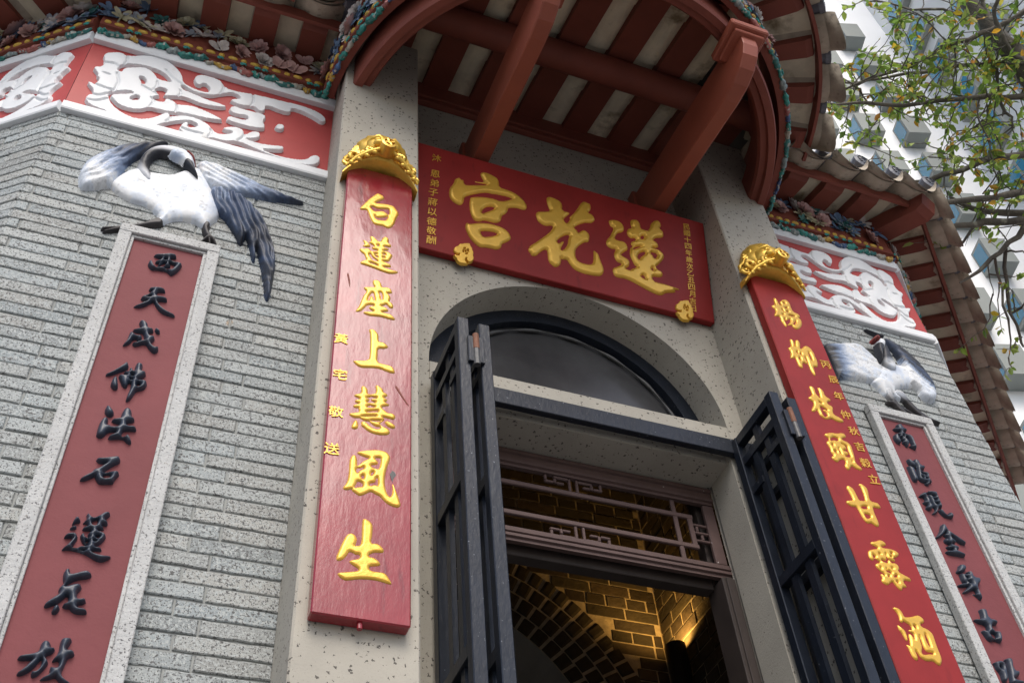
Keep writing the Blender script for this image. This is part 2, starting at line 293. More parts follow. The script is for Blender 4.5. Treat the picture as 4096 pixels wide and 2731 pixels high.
# ------------------------------------------------------------------ outlines of the carvings (millimetres or half millimetres on their boards), and tree limbs (centimetres, radius in millimetres)
TRACES = """L0:p:1004,6896 1041,6978 1077,7059 1110,7117 1140,7168 1171,7166 1195,7146 1203,7127 1196,7107 1165,7076 1143,7049 1132,7022 1178,7042 1217,7050 1267,7053 1287,7042 1305,7010 1321,6978 1320,6951 1301,6885 1287,6809 1276,6779 1261,6754 1238,6738 1215,6744 1196,6752 1159,6742 1128,6748 1109,6777 1092,6820 1079,6872 1066,6908 1033,6893;1094,6955 1110,6973 1126,6970 1145,6962 1176,6969 1233,6992 1245,6984 1248,6946 1238,6909 1231,6919 1207,6941 1184,6941 1158,6929 1127,6912 1116,6923;1133,6866 1145,6843 1160,6843 1198,6863 1232,6890 1237,6890 1228,6854 1210,6824 1180,6817 1149,6810 1137,6833
L1:p:1048,6514 1080,6503 1106,6474 1114,6453 1092,6437 1054,6431 1048,6438 1065,6457 1056,6485;1033,6401 1050,6400 1069,6411 1088,6423 1108,6415 1118,6396 1142,6410 1164,6422 1166,6431 1132,6425 1119,6443 1126,6456 1140,6460 1130,6480 1098,6494 1095,6505 1114,6521 1100,6563 1105,6581 1127,6583 1147,6567 1168,6539 1185,6542 1196,6587 1211,6617 1231,6622 1248,6605 1251,6586 1244,6554 1267,6536 1272,6522 1263,6504 1238,6504 1216,6497 1214,6486 1238,6484 1251,6473 1246,6460 1219,6449 1205,6435 1239,6445 1269,6425 1284,6408 1270,6371 1256,6327 1232,6321 1203,6314 1232,6306 1266,6296 1274,6276 1267,6262 1233,6255 1207,6246 1253,6238 1287,6232 1321,6237 1330,6222 1302,6200 1268,6186 1235,6185 1196,6193 1158,6201 1114,6210 1071,6216 1043,6216 1039,6238 1051,6254 1088,6287 1075,6301 1069,6338 1042,6358 1027,6379;1159,6488 1171,6500 1176,6495 1169,6480 1162,6478;1143,6379 1165,6387 1162,6376 1146,6370;1146,6360 1163,6356 1173,6339 1161,6337 1149,6350;1206,6404 1220,6410 1229,6398 1221,6389 1208,6393;1207,6361 1221,6366 1224,6357 1209,6351;1105,6359 1112,6366 1130,6331 1169,6304 1169,6297 1145,6291 1128,6299 1115,6325 1105,6344;1106,6256 1122,6266 1173,6252 1171,6241 1137,6249
L2:p:1136,6059 1161,6076 1180,6075 1199,6057 1210,6024 1208,6006 1248,6020 1271,6015 1286,5987 1284,5965 1258,5959 1247,5955 1268,5938 1276,5905 1265,5869 1284,5858 1298,5835 1297,5810 1280,5797 1263,5809 1244,5834 1229,5814 1201,5797 1229,5800 1252,5787 1262,5773 1260,5758 1235,5747 1210,5734 1244,5733 1276,5734 1300,5714 1314,5692 1305,5682 1273,5678 1236,5682 1209,5683 1163,5674 1132,5666 1100,5672 1081,5682 1088,5698 1112,5704 1162,5723 1134,5732 1117,5753 1133,5769 1160,5786 1146,5791 1108,5774 1101,5758 1084,5724 1065,5690 1028,5674 1027,5684 1052,5747 1063,5807 1079,5876 1100,5923 1081,5940 1073,5959 1108,5976 1149,5987 1156,5994 1142,6010;1111,5820 1118,5869 1133,5910 1142,5927 1152,5916 1157,5876 1163,5846 1156,5840 1151,5867 1134,5892 1123,5864 1120,5831;1188,5944 1207,5951 1216,5912 1216,5876 1204,5865 1206,5901 1196,5926
L3:p:1126,5516 1137,5532 1161,5535 1178,5521 1200,5489 1199,5420 1224,5426 1247,5417 1268,5395 1265,5382 1242,5364 1197,5355 1197,5295 1196,5216 1235,5212 1281,5212 1304,5199 1318,5166 1315,5149 1295,5143 1253,5150 1220,5161 1185,5159 1140,5147 1092,5133 1063,5142 1043,5163 1031,5177 1042,5185 1138,5216 1142,5287 1141,5406 1137,5487
L4:p:1096,4959 1108,4970 1127,4962 1140,4946 1142,4925 1140,4905 1162,4907 1165,4908 1194,4927 1192,4962 1188,4996 1199,5003 1224,4991 1242,4972 1243,4948 1261,4947 1275,4929 1261,4912 1244,4901 1262,4899 1271,4889 1270,4876 1253,4864 1275,4856 1289,4845 1275,4834 1238,4817 1238,4804 1258,4787 1274,4772 1302,4778 1317,4772 1329,4756 1324,4736 1312,4724 1293,4725 1265,4728 1240,4729 1259,4711 1247,4694 1229,4670 1233,4657 1245,4646 1279,4639 1295,4614 1292,4599 1274,4582 1238,4572 1195,4569 1152,4582 1124,4607 1109,4617 1106,4653 1125,4658 1144,4651 1163,4627 1194,4613 1218,4616 1232,4632 1230,4639 1212,4635 1187,4640 1168,4657 1160,4668 1131,4664 1116,4668 1099,4681 1076,4673 1058,4672 1039,4681 1023,4698 1062,4715 1094,4732 1083,4758 1088,4764 1063,4757 1049,4772 1059,4787 1092,4803 1071,4803 1058,4817 1066,4832 1097,4845 1072,4853 1054,4862 1055,4876 1098,4897 1097,4933;1132,4866 1149,4875 1161,4881 1167,4889 1180,4884 1202,4888 1199,4881 1177,4872 1165,4865 1165,4850 1194,4845 1194,4841 1178,4834 1150,4828 1136,4831 1153,4844 1154,4857 1149,4864;1139,4793 1151,4799 1160,4810 1176,4804 1195,4803 1183,4795 1143,4784;1136,4746 1165,4758 1211,4776 1214,4768 1208,4762 1141,4741;1103,4689 1124,4702 1154,4713 1203,4727 1205,4722 1154,4709;1162,4674 1186,4683 1235,4694 1229,4687 1198,4674 1174,4671;1075,4659 1088,4644 1093,4600 1083,4581 1059,4575 1047,4586 1050,4609 1062,4641;1255,4688 1269,4702 1291,4697 1316,4685 1330,4669 1322,4650 1307,4646 1282,4654 1266,4668
L5:p:1087,4389 1116,4409 1167,4429 1216,4444 1259,4444 1283,4435 1300,4409 1297,4378 1285,4337 1276,4293 1270,4246 1268,4197 1275,4150 1289,4105 1305,4093 1314,4119 1317,4152 1312,4195 1320,4201 1336,4156 1353,4112 1366,4063 1370,4046 1354,4025 1322,4026 1284,4040 1261,4063 1242,4086 1216,4094 1187,4111 1160,4087 1135,4067 1117,4061 1098,4072 1072,4090 1074,4102 1044,4085 1025,4087 1018,4099 1041,4142 1048,4192 1049,4250 1048,4299 1051,4329 1063,4361 1075,4369 1089,4360 1097,4324 1097,4286 1104,4290 1126,4323 1151,4348 1173,4366 1137,4366 1111,4374;1099,4272 1115,4270 1137,4288 1143,4277 1109,4248 1107,4231 1097,4233 1093,4252;1123,4215 1142,4225 1143,4195 1131,4192;1186,4259 1202,4265 1196,4241 1182,4229;1214,4220 1225,4225 1229,4159 1208,4166 1180,4147 1177,4171 1214,4184;1103,4169 1135,4163 1138,4133 1114,4126 1085,4111 1098,4144;1178,4311 1216,4324 1226,4339 1219,4355 1199,4373 1234,4384 1240,4372 1233,4291 1204,4292 1188,4297
L6:p:1144,3894 1157,3904 1184,3893 1203,3874 1208,3843 1204,3785 1199,3736 1232,3743 1252,3735 1276,3708 1273,3690 1260,3684 1221,3680 1190,3658 1191,3642 1218,3644 1242,3629 1257,3613 1256,3597 1236,3590 1194,3580 1197,3557 1221,3551 1270,3556 1291,3547 1306,3525 1324,3495 1320,3483 1287,3488 1248,3495 1207,3495 1156,3489 1124,3481 1096,3471 1065,3463 1040,3473 1021,3493 1021,3503 1041,3512 1094,3526 1138,3540 1131,3556 1102,3569 1078,3589 1090,3601 1141,3623 1137,3649 1114,3643 1098,3653 1078,3657 1067,3627 1046,3596 1027,3583 1011,3585 1007,3604 1020,3653 1037,3711 1054,3758 1072,3780 1092,3784 1112,3770 1120,3740 1112,3710 1105,3701 1141,3710 1144,3757 1143,3837
N0:p:1952,903 1994,938 2013,909 2037,926 2046,869 2071,865 2157,900 2256,931 2265,947 2230,943 2143,935 2149,944 2205,950 2236,969 2209,1016 2195,1052 2206,1083 2250,1093 2321,1077 2366,1057 2386,1007 2384,949 2483,948 2560,926 2624,880 2657,835 2666,806 2657,771 2632,753 2562,758 2487,732 2478,717 2475,685 2451,641 2421,615 2413,554 2398,526 2356,498 2294,503 2239,496 2222,475 2173,460 2142,486 2115,554 2105,644 2108,716 2120,735 2187,763 2273,785 2341,789 2404,779 2498,836 2523,853 2472,867 2402,859 2352,857 2327,848 2265,846 2185,806 2113,761 2053,716 2050,648 2028,605 1991,601 1948,621 1919,657 1907,708 1912,781 1943,843 1950,874;2224,595 2241,636 2276,672 2325,693 2351,678 2315,638 2266,602 2231,570;2080,389 2090,423 2109,403 2198,452 2295,476 2381,478 2443,464 2493,431 2515,381 2507,348 2471,310 2426,273 2424,231 2382,192 2328,193 2268,185 2232,170 2184,191 2140,229 2102,291 2078,358;2217,359 2286,382 2340,392 2377,385 2383,376 2354,347 2300,318 2249,298 2230,326
Q:p:1980,60 1990,96 2024,121 2028,145 2058,151 2069,163 2128,182 2135,146 2153,130 2154,105 2167,87 2162,52 2173,19 2157,-22 2128,-42 2110,-29 2097,-4 2108,3 2097,3 2089,-21 2105,-49 2126,-59 2077,-74 2036,-74 2014,-52 2011,-32 1989,-17 1988,12 2014,9 2035,12 2037,34 2028,21 1987,30;2064,83 2073,82 2075,58 2066,58;2069,106 2089,113 2086,101 2072,95;2104,103 2113,106 2120,79 2111,76;2084,84 2096,90 2097,74 2087,68;2089,51 2109,61 2109,52 2092,41
N1:p:2865,1003 2918,1013 2996,992 3025,953 3018,877 3100,877 3093,858 3053,808 3033,774 3046,742 3065,732 3085,763 3105,810 3092,814 3113,849 3153,907 3195,995 3229,1064 3263,1076 3290,1065 3313,1065 3322,1030 3318,988 3286,940 3326,937 3358,895 3357,867 3323,823 3270,813 3223,785 3170,743 3136,704 3175,674 3181,652 3228,707 3260,702 3299,671 3293,594 3276,569 3244,562 3191,506 3157,457 3147,407 3149,347 3173,305 3231,297 3295,305 3322,333 3333,405 3333,498 3352,477 3381,462 3401,388 3430,306 3432,261 3401,206 3343,188 3260,181 3190,183 3127,204 3090,245 3062,297 3014,278 3002,301 3005,249 2988,199 2951,168 2919,177 2882,211 2873,268 2870,335 2851,348 2814,317 2783,277 2758,240 2714,229 2705,252 2677,281 2695,339 2763,411 2839,501 2896,574 2929,639 2916,663 2852,630 2801,644 2769,673 2753,738 2765,779 2820,797 2901,829 2878,886 2862,945;2963,491 3011,549 3057,588 3095,600 3078,540 3074,484 3041,412 3009,383 3003,408 3023,460 3036,495 3023,507 2978,450
N2:p:3503,916 3525,932 3574,947 3623,941 3658,909 3667,853 3644,813 3604,796 3578,766 3557,702 3599,694 3648,702 3683,678 3695,632 3685,600 3653,572 3612,524 3639,511 3674,498 3700,478 3703,437 3686,397 3650,372 3679,364 3706,365 3728,396 3783,424 3755,446 3733,495 3712,552 3713,616 3730,657 3752,671 3726,692 3740,732 3790,756 3777,787 3736,767 3706,786 3691,832 3712,886 3755,901 3739,943 3742,1004 3774,1023 3818,1025 3846,979 3843,926 3880,924 3923,923 3951,977 3961,1025 3982,1058 4016,1096 4053,1097 4076,1056 4070,1024 4055,993 4089,974 4098,929 4082,889 3999,860 3972,815 4008,808 4030,768 4016,738 3947,716 3990,719 4039,713 4068,686 4084,652 4054,589 4014,534 3978,494 3991,463 4038,450 4052,426 4040,391 4015,377 3933,365 3938,305 4016,304 4082,307 4142,301 4233,290 4152,266 4180,243 4063,205 4030,169 3999,157 3946,161 3870,182 3777,216 3684,245 3626,248 3584,239 3538,245 3520,311 3530,339 3573,369 3613,402 3617,424 3581,423 3558,448 3543,499 3550,536 3570,581 3522,569 3481,584 3464,628 3478,669 3517,731 3557,839 3521,849;3840,830 3881,851 3872,804 3838,789;3792,570 3818,614 3875,650 3879,619 3828,567 3807,518 3793,542;3940,667 4014,662 3988,596 3966,590 3959,623 3935,633;3754,654 3792,684 3854,704 3804,674 3759,638 3747,634;3925,436 3943,477 3959,439;3810,325 3845,356 3866,300 3830,310
A0:p:-379,6432 -350,6444 -312,6460 -281,6481 -247,6487 -220,6480 -218,6458 -238,6450 -259,6444 -253,6407 -220,6402 -185,6404 -163,6396 -178,6338 -190,6306 -212,6269 -223,6256 -251,6282 -259,6289 -296,6287 -336,6281 -360,6268 -385,6292 -398,6321 -397,6344 -389,6364 -370,6349 -350,6306 -335,6295 -313,6306 -290,6312 -264,6300 -241,6303 -229,6313 -218,6351 -209,6378 -231,6387 -258,6385 -257,6359 -239,6352 -250,6336 -273,6333 -301,6316 -280,6350 -278,6382 -297,6372 -312,6343 -334,6312 -322,6357 -345,6353 -358,6360 -326,6383 -319,6403 -316,6422 -342,6417 -364,6423;-300,6420 -279,6431 -278,6402 -296,6395
A1:p:-345,6044 -334,6064 -275,6086 -247,6080 -229,6068 -234,6058 -256,6055 -281,6046 -285,5993 -271,5988 -239,5994 -212,5988 -200,5974 -211,5962 -237,5961 -268,5949 -260,5921 -235,5891 -197,5860 -159,5847 -124,5834 -129,5824 -162,5826 -198,5831 -231,5848 -260,5884 -288,5932 -294,5932 -315,5901 -346,5859 -381,5839 -415,5839 -390,5851 -363,5881 -325,5923 -351,5920 -379,5933 -375,5947 -351,5977 -327,6007 -314,6044 -326,6040;-345,5959 -327,5989 -310,5984 -322,5961 -337,5953
A2:p:-346,5697 -320,5712 -293,5696 -282,5681 -274,5646 -249,5651 -236,5637 -239,5620 -264,5615 -260,5588 -251,5573 -224,5582 -214,5557 -231,5527 -236,5513 -224,5492 -203,5475 -188,5486 -186,5502 -177,5483 -176,5453 -194,5430 -211,5436 -239,5463 -261,5499 -287,5490 -314,5463 -332,5457 -351,5475 -329,5480 -310,5504 -272,5526 -282,5547 -297,5598 -334,5591 -354,5594 -372,5603 -339,5618 -320,5634 -332,5667;-383,5566 -375,5578 -352,5561 -334,5548 -301,5562 -294,5525 -311,5513 -320,5507 -329,5531 -352,5518 -360,5478 -381,5447 -406,5436 -388,5481 -384,5522;-234,5663 -223,5666 -195,5647 -194,5626 -211,5623 -229,5645
A3:p:-457,5137 -422,5171 -393,5211 -370,5250 -350,5288 -335,5278 -325,5247 -341,5221 -371,5195 -402,5163 -435,5139;-382,5146 -372,5118 -353,5051 -367,5028 -388,5038 -404,5064 -405,5097 -397,5128;-373,5152 -364,5160 -326,5163 -324,5178 -352,5198 -337,5200 -317,5203 -321,5234 -304,5245 -294,5216 -284,5219 -291,5280 -279,5299 -252,5296 -243,5290 -246,5231 -221,5233 -208,5214 -226,5179 -252,5154 -250,5144 -203,5155 -188,5134 -193,5099 -211,5074 -245,5055 -253,5015 -263,4973 -284,4945 -291,4971 -287,5016 -282,5072 -286,5119 -301,5111 -305,5093 -304,5066 -318,5064 -336,5079 -356,5123;-304,5187 -285,5195 -282,5171 -298,5166;-301,5148 -284,5150 -283,5134 -299,5132;-253,5115 -236,5125 -227,5111 -236,5086 -247,5086
A4:p:-391,4877 -371,4872 -349,4851 -334,4830 -337,4806 -358,4793 -380,4807 -392,4833;-382,4774 -359,4771 -354,4755 -356,4710 -341,4724 -335,4731 -336,4711 -323,4707 -292,4718 -284,4749 -305,4753 -326,4755 -339,4769 -311,4781 -286,4796 -291,4837 -284,4874 -266,4887 -244,4880 -232,4858 -230,4819 -210,4812 -204,4799 -218,4782 -241,4776 -249,4764 -240,4737 -198,4748 -181,4733 -182,4718 -208,4714 -251,4702 -259,4683 -257,4645 -240,4645 -233,4661 -227,4675 -208,4658 -190,4624 -194,4604 -216,4613 -238,4636 -268,4632 -318,4614 -331,4620 -323,4637 -294,4664 -292,4684 -318,4679 -342,4665 -355,4629 -371,4610 -396,4618 -401,4655 -402,4707 -396,4748
A5:p:-361,4438 -350,4445 -303,4459 -261,4481 -235,4485 -221,4457 -230,4441 -258,4415 -284,4382 -300,4351 -302,4341 -266,4357 -223,4374 -208,4357 -219,4335 -229,4305 -230,4279 -255,4275 -298,4262 -316,4271 -333,4298 -338,4315 -365,4288 -392,4264 -415,4261 -413,4274 -385,4308 -361,4331 -359,4352 -333,4367 -308,4403 -290,4426 -318,4419 -341,4418;-301,4328 -267,4346 -252,4336 -259,4309 -289,4298
A6:p:-379,3992 -368,3999 -356,3994 -345,3977 -349,3967 -369,3959 -386,3940 -383,3969;-392,3915 -379,3928 -361,3937 -355,3930 -362,3919 -378,3913;-326,4031 -313,4035 -299,4019 -285,4008 -260,4026 -237,4059 -210,4068 -198,4054 -210,4035 -225,4010 -208,4002 -199,3990 -201,3978 -225,3976 -232,3963 -210,3950 -221,3943 -246,3936 -243,3923 -208,3918 -192,3905 -194,3883 -207,3855 -222,3834 -237,3827 -234,3814 -209,3816 -195,3808 -198,3800 -229,3798 -246,3792 -245,3777 -210,3767 -177,3766 -135,3772 -150,3752 -175,3733 -197,3729 -223,3739 -255,3757 -296,3771 -340,3777 -377,3774 -401,3765 -392,3780 -375,3808 -363,3838 -359,3856 -381,3853 -403,3847 -407,3855 -393,3877 -355,3887 -339,3874 -336,3856 -342,3827 -355,3791 -323,3787 -317,3802 -274,3811 -275,3824 -291,3825 -307,3841 -322,3866 -326,3886 -307,3897 -302,3876 -293,3867 -273,3871 -288,3888 -289,3901 -276,3909 -277,3925 -298,3922 -319,3919 -325,3926 -322,3934 -303,3943 -300,3955 -311,3968 -334,3967 -323,3979 -316,3991 -318,4012;-288,3986 -274,4000 -254,4008 -256,3974 -262,3957 -274,3957 -283,3968;-250,3887 -237,3896 -223,3896 -226,3876 -237,3874;-292,3852 -284,3855 -270,3845 -273,3837 -288,3829;-251,3859 -235,3862 -237,3849 -246,3847;-318,3785 -277,3792 -275,3783 -288,3777 -308,3781
A7:p:-349,3645 -327,3651 -322,3618 -301,3622 -264,3646 -238,3654 -211,3637 -212,3622 -240,3607 -276,3595 -309,3569 -332,3538 -324,3535 -287,3557 -261,3564 -245,3552 -247,3535 -261,3513 -254,3481 -248,3470 -216,3481 -203,3467 -213,3451 -241,3441 -244,3417 -198,3418 -183,3400 -196,3390 -240,3385 -266,3399 -277,3414 -298,3407 -320,3422 -291,3444 -296,3478 -309,3485 -322,3459 -344,3427 -364,3415 -389,3396 -404,3403 -399,3422 -373,3455 -344,3489 -358,3519 -344,3539 -337,3557 -350,3588 -354,3622;-349,3417 -330,3416 -322,3399 -331,3369 -356,3365 -358,3392
A8:p:-353,3200 -332,3203 -315,3188 -314,3166 -294,3170 -288,3160 -301,3136 -332,3116 -304,3090 -306,3069 -323,3033 -340,3005 -359,2994 -368,3009 -368,3030 -352,3024 -337,3047 -332,3086 -340,3102 -356,3066 -370,3038 -394,3009 -422,2995 -437,3003 -411,3032 -389,3073 -376,3092 -413,3082 -444,3080 -453,3093 -427,3108 -387,3120 -363,3137 -362,3163 -362,3185;-277,3221 -258,3233 -229,3235 -221,3225 -230,3193 -239,3165 -207,3170 -190,3151 -196,3137 -222,3124 -224,3085 -232,3042 -223,3018 -196,2997 -157,2981 -210,2978 -244,3002 -254,3013 -284,2992 -325,2984 -305,3004 -284,3021 -287,3046 -291,3063 -268,3058 -251,3064 -254,3107 -287,3093 -289,3101 -272,3138 -270,3173
B0:p:6202,6511 6225,6526 6254,6531 6259,6513 6259,6482 6281,6482 6297,6467 6292,6449 6250,6442 6232,6411 6281,6410 6316,6400 6328,6370 6324,6325 6321,6267 6309,6234 6289,6242 6255,6252 6241,6265 6283,6273 6283,6303 6285,6342 6273,6391 6250,6393 6261,6374 6235,6356 6232,6339 6256,6337 6244,6320 6251,6314 6261,6297 6243,6282 6225,6245 6209,6246 6205,6272 6185,6283 6180,6292 6203,6315 6178,6325 6175,6329 6207,6349 6174,6351 6171,6367 6193,6386 6162,6381 6163,6395 6197,6407 6212,6433 6170,6424 6149,6433 6140,6452 6186,6465 6198,6471 6196,6496;6119,6369 6156,6390 6157,6363 6159,6325 6161,6282 6150,6260 6124,6261 6103,6294 6102,6326;6214,6378 6232,6380 6223,6364 6210,6360
B1:p:6138,6078 6158,6075 6184,6058 6204,6037 6211,5997 6183,5988 6152,6003 6137,6036;6107,5992 6138,5982 6167,5971 6167,5950 6160,5887 6162,5847 6153,5827 6111,5814 6103,5853 6106,5904 6106,5951;6211,6089 6236,6093 6259,6077 6262,6052 6260,6030 6286,6039 6308,6013 6286,5995 6238,5973 6231,5961 6295,5961 6312,5944 6305,5907 6293,5868 6316,5856 6307,5846 6283,5845 6268,5811 6237,5804 6221,5820 6254,5833 6194,5834 6177,5860 6180,5902 6196,5957 6208,5991 6201,6031 6200,6057;6229,5945 6266,5949 6282,5919 6258,5908 6252,5927 6225,5918;6212,5889 6231,5889 6229,5868 6208,5868;6259,5888 6275,5887 6265,5869 6249,5870
B2:p:6086,5646 6146,5700 6177,5702 6171,5661 6175,5628 6184,5610 6172,5588 6173,5569 6193,5564 6188,5545 6144,5502 6108,5516 6115,5536 6141,5559 6108,5569 6106,5590 6135,5599 6141,5630 6138,5648 6103,5643;6198,5724 6250,5736 6298,5740 6300,5701 6294,5635 6294,5567 6284,5560 6253,5562 6231,5524 6199,5483 6140,5463 6191,5505 6212,5539 6197,5550 6192,5592 6193,5637 6194,5689 6212,5680 6224,5666 6260,5674 6268,5681 6232,5695 6203,5703;6224,5644 6271,5657 6268,5639 6228,5623;6225,5600 6264,5609 6270,5595 6224,5580;6243,5536 6274,5538 6281,5501 6301,5484 6328,5492 6346,5532 6368,5511 6372,5483 6357,5465 6311,5465 6272,5470 6253,5490 6242,5517
B3:p:6206,5373 6225,5356 6229,5324 6227,5310 6256,5284 6292,5264 6326,5238 6375,5203 6349,5190 6315,5195 6287,5212 6265,5244 6242,5253 6226,5227 6249,5209 6262,5188 6248,5176 6223,5180 6199,5157 6241,5152 6262,5138 6260,5116 6218,5103 6259,5093 6289,5081 6302,5061 6275,5051 6218,5053 6149,5049 6110,5058 6110,5078 6157,5086 6189,5097 6193,5115 6159,5100 6138,5122 6143,5132 6183,5143 6196,5161 6158,5167 6143,5182 6163,5218 6174,5202 6189,5205 6195,5229 6166,5253 6199,5267 6205,5291 6174,5262 6119,5218 6055,5196 6115,5249 6157,5304 6182,5352
B4:p:6186,4956 6221,4963 6245,4936 6226,4904 6150,4862 6119,4872 6157,4911;6224,4892 6264,4908 6280,4891 6275,4847 6316,4857 6336,4831 6321,4801 6274,4768 6265,4717 6266,4644 6247,4630 6219,4670 6190,4684 6231,4680 6238,4727 6201,4716 6136,4678 6084,4668 6147,4718 6187,4752 6103,4725 6065,4737 6129,4765 6162,4767 6139,4786 6145,4841 6150,4862 6182,4860 6239,4871;6187,4838 6216,4839 6212,4823 6183,4821;6188,4807 6224,4806 6227,4771 6183,4779
B5:p:6178,4535 6230,4546 6243,4524 6228,4455 6288,4458 6307,4432 6288,4411 6237,4409 6212,4344 6286,4353 6282,4305 6261,4256 6238,4249 6201,4267 6160,4247 6132,4260 6122,4294 6105,4337 6141,4332 6168,4340 6180,4396 6121,4401 6088,4413 6077,4430 6161,4437 6179,4498;6161,4318 6236,4330 6227,4289 6178,4267
B6:p:6076,4054 6146,4082 6184,4067 6168,3990 6140,3906 6089,3894 6107,3975 6085,4005 6087,4039;6124,4038 6145,4034 6124,4000 6109,4008;6201,4100 6250,4122 6278,4102 6240,4014 6285,4014 6287,3981 6239,3954 6199,3935 6289,3934 6286,3901 6157,3882 6178,3952 6199,4022 6216,4086
R0:p:4784,7186 4802,7196 4822,7171 4823,7124 4832,7095 4843,7123 4840,7154 4853,7167 4884,7202 4918,7214 4942,7195 4953,7162 4947,7112 4952,7051 4991,7045 5011,7020 5004,6998 4982,6987 5003,6967 5003,6920 4980,6867 4940,6822 4905,6803 4882,6822 4873,6849 4833,6831 4830,6842 4862,6872 4890,6936 4867,6928 4826,6886 4831,6923 4819,6923 4816,6871 4820,6827 4812,6802 4795,6804 4781,6852 4772,6872 4778,6912 4771,6937 4736,6917 4719,6926 4745,6978 4758,7014 4736,7037 4730,7067 4775,7091 4780,7140;4867,7164 4886,7166 4899,7151 4883,7137;4870,7085 4898,7099 4901,7088 4873,7074;4832,7056 4839,7050 4845,7021 4831,7032;4871,7038 4891,7045 4899,7032 4879,7025;4811,6974 4825,6983 4831,6973 4817,6964;4879,6986 4912,6998 4958,6994 4925,6983 4883,6980;4902,6878 4920,6907 4939,6933 4942,6923 4916,6875 4895,6857
R1:p:4788,6637 4802,6645 4828,6617 4814,6554 4822,6560 4841,6632 4859,6654 4877,6648 4888,6618 4863,6537 4880,6546 4921,6596 4952,6603 4984,6576 4999,6516 4995,6485 4999,6430 4988,6369 4965,6341 4932,6345 4927,6294 4920,6230 4902,6217 4885,6267 4883,6351 4889,6395 4887,6451 4876,6433 4882,6371 4868,6346 4843,6366 4821,6331 4818,6295 4799,6277 4777,6296 4772,6344 4772,6407 4754,6384 4723,6374 4720,6384 4750,6465 4729,6504 4760,6532 4775,6545 4785,6606;4809,6491 4822,6495 4819,6465 4808,6469;4841,6476 4853,6487 4852,6461 4841,6458;4816,6421 4826,6417 4820,6380 4807,6376;4939,6525 4947,6513 4949,6449 4941,6411 4931,6429 4933,6487
R2:p:4797,6068 4828,6074 4850,6052 4840,5989 4866,5941 4877,5993 4882,6044 4882,6079 4914,6071 4933,6041 4927,5987 4967,5967 4970,5944 4929,5925 4919,5894 4960,5879 4959,5851 4945,5820 4941,5781 4984,5767 5026,5731 4986,5707 4937,5713 4902,5734 4862,5709 4828,5706 4796,5731 4792,5770 4788,5799 4763,5765 4733,5760 4729,5776 4764,5830 4785,5876 4760,5897 4741,5919 4798,5963 4800,6013;4838,5909 4864,5892 4863,5880 4838,5892;4831,5845 4852,5848 4890,5825 4890,5808 4865,5818 4843,5811 4870,5782 4874,5759 4855,5737 4835,5728 4829,5760 4830,5814
R3:p:4763,5528 4841,5562 4891,5563 4950,5588 4973,5572 4978,5547 4921,5519 4925,5501 4962,5495 4990,5464 4988,5418 4980,5341 4964,5269 4998,5240 5006,5218 4984,5203 4945,5215 4912,5237 4891,5202 4866,5177 4850,5191 4843,5220 4873,5264 4858,5291 4817,5269 4790,5237 4758,5254 4745,5287 4779,5299 4760,5341 4769,5368 4763,5398 4752,5439 4784,5460 4794,5488 4770,5502;4811,5490 4851,5520 4890,5505 4865,5472 4847,5483 4799,5464;4800,5433 4812,5430 4809,5407 4798,5414;4792,5362 4818,5365 4816,5337 4803,5346;4855,5409 4855,5378 4856,5340 4847,5338 4846,5375;4890,5457 4924,5449 4932,5417 4921,5401 4885,5386 4917,5381 4934,5367 4920,5344 4887,5336 4895,5319 4941,5325 4938,5380 4941,5419 4945,5445 4911,5459;4933,5289 4936,5274 4930,5273
R4:p:4783,5000 4796,5013 4810,5010 4832,4997 4842,4982 4846,4947 4850,4913 4851,4882 4881,4886 4906,4888 4916,4936 4918,4985 4917,5028 4907,5043 4911,5055 4936,5061 4959,5045 4972,5027 4975,4995 4964,4954 4957,4921 4960,4899 4988,4896 5012,4900 5027,4881 5033,4858 5025,4846 4997,4843 4957,4844 4951,4798 4950,4754 4954,4708 4949,4673 4935,4657 4916,4656 4896,4672 4881,4682 4855,4669 4836,4677 4823,4703 4814,4748 4808,4790 4797,4813 4765,4803 4741,4814 4724,4829 4727,4851 4764,4863 4794,4869 4793,4907 4786,4951 4778,4981;4846,4826 4903,4841 4898,4810 4847,4803;4850,4759 4880,4762 4902,4754 4895,4730 4855,4713 4851,4736
R5:p:4800,4494 4851,4509 4892,4530 4914,4531 4934,4516 4941,4497 4926,4486 4885,4474 4894,4461 4947,4466 4990,4462 5020,4445 5020,4425 4995,4403 4950,4381 4965,4373 4961,4357 4946,4353 4920,4360 4903,4372 4900,4382 4901,4412 4895,4411 4894,4377 4884,4349 4865,4347 4846,4355 4836,4338 4859,4334 4884,4324 4897,4356 4910,4362 4921,4335 4946,4343 4967,4333 4976,4302 4949,4269 4981,4252 5025,4235 5037,4216 5028,4203 5000,4202 4976,4204 4957,4179 4974,4147 4960,4139 4932,4136 4920,4111 4901,4107 4884,4127 4871,4156 4862,4172 4833,4149 4810,4131 4786,4135 4770,4148 4769,4169 4786,4181 4779,4217 4795,4222 4814,4204 4817,4224 4793,4245 4773,4266 4766,4290 4781,4305 4821,4322 4816,4332 4786,4348 4786,4356 4802,4366 4791,4379 4780,4388 4779,4347 4770,4329 4750,4326 4737,4350 4744,4388 4755,4408 4796,4430 4848,4444 4846,4457 4807,4469;4836,4402 4847,4405 4851,4394 4837,4395;4946,4434 4964,4434 4959,4416 4948,4421;4932,4400 4946,4399 4942,4387 4933,4392;4801,4280 4809,4276 4806,4262 4799,4266;4853,4280 4852,4256 4869,4266 4887,4248 4878,4236 4858,4248 4844,4249;4899,4294 4910,4294 4913,4282 4901,4285;4844,4220 4858,4221 4854,4206 4842,4208;4894,4217 4919,4240 4928,4231 4921,4219 4897,4211;4896,4186 4910,4181 4910,4164 4901,4167
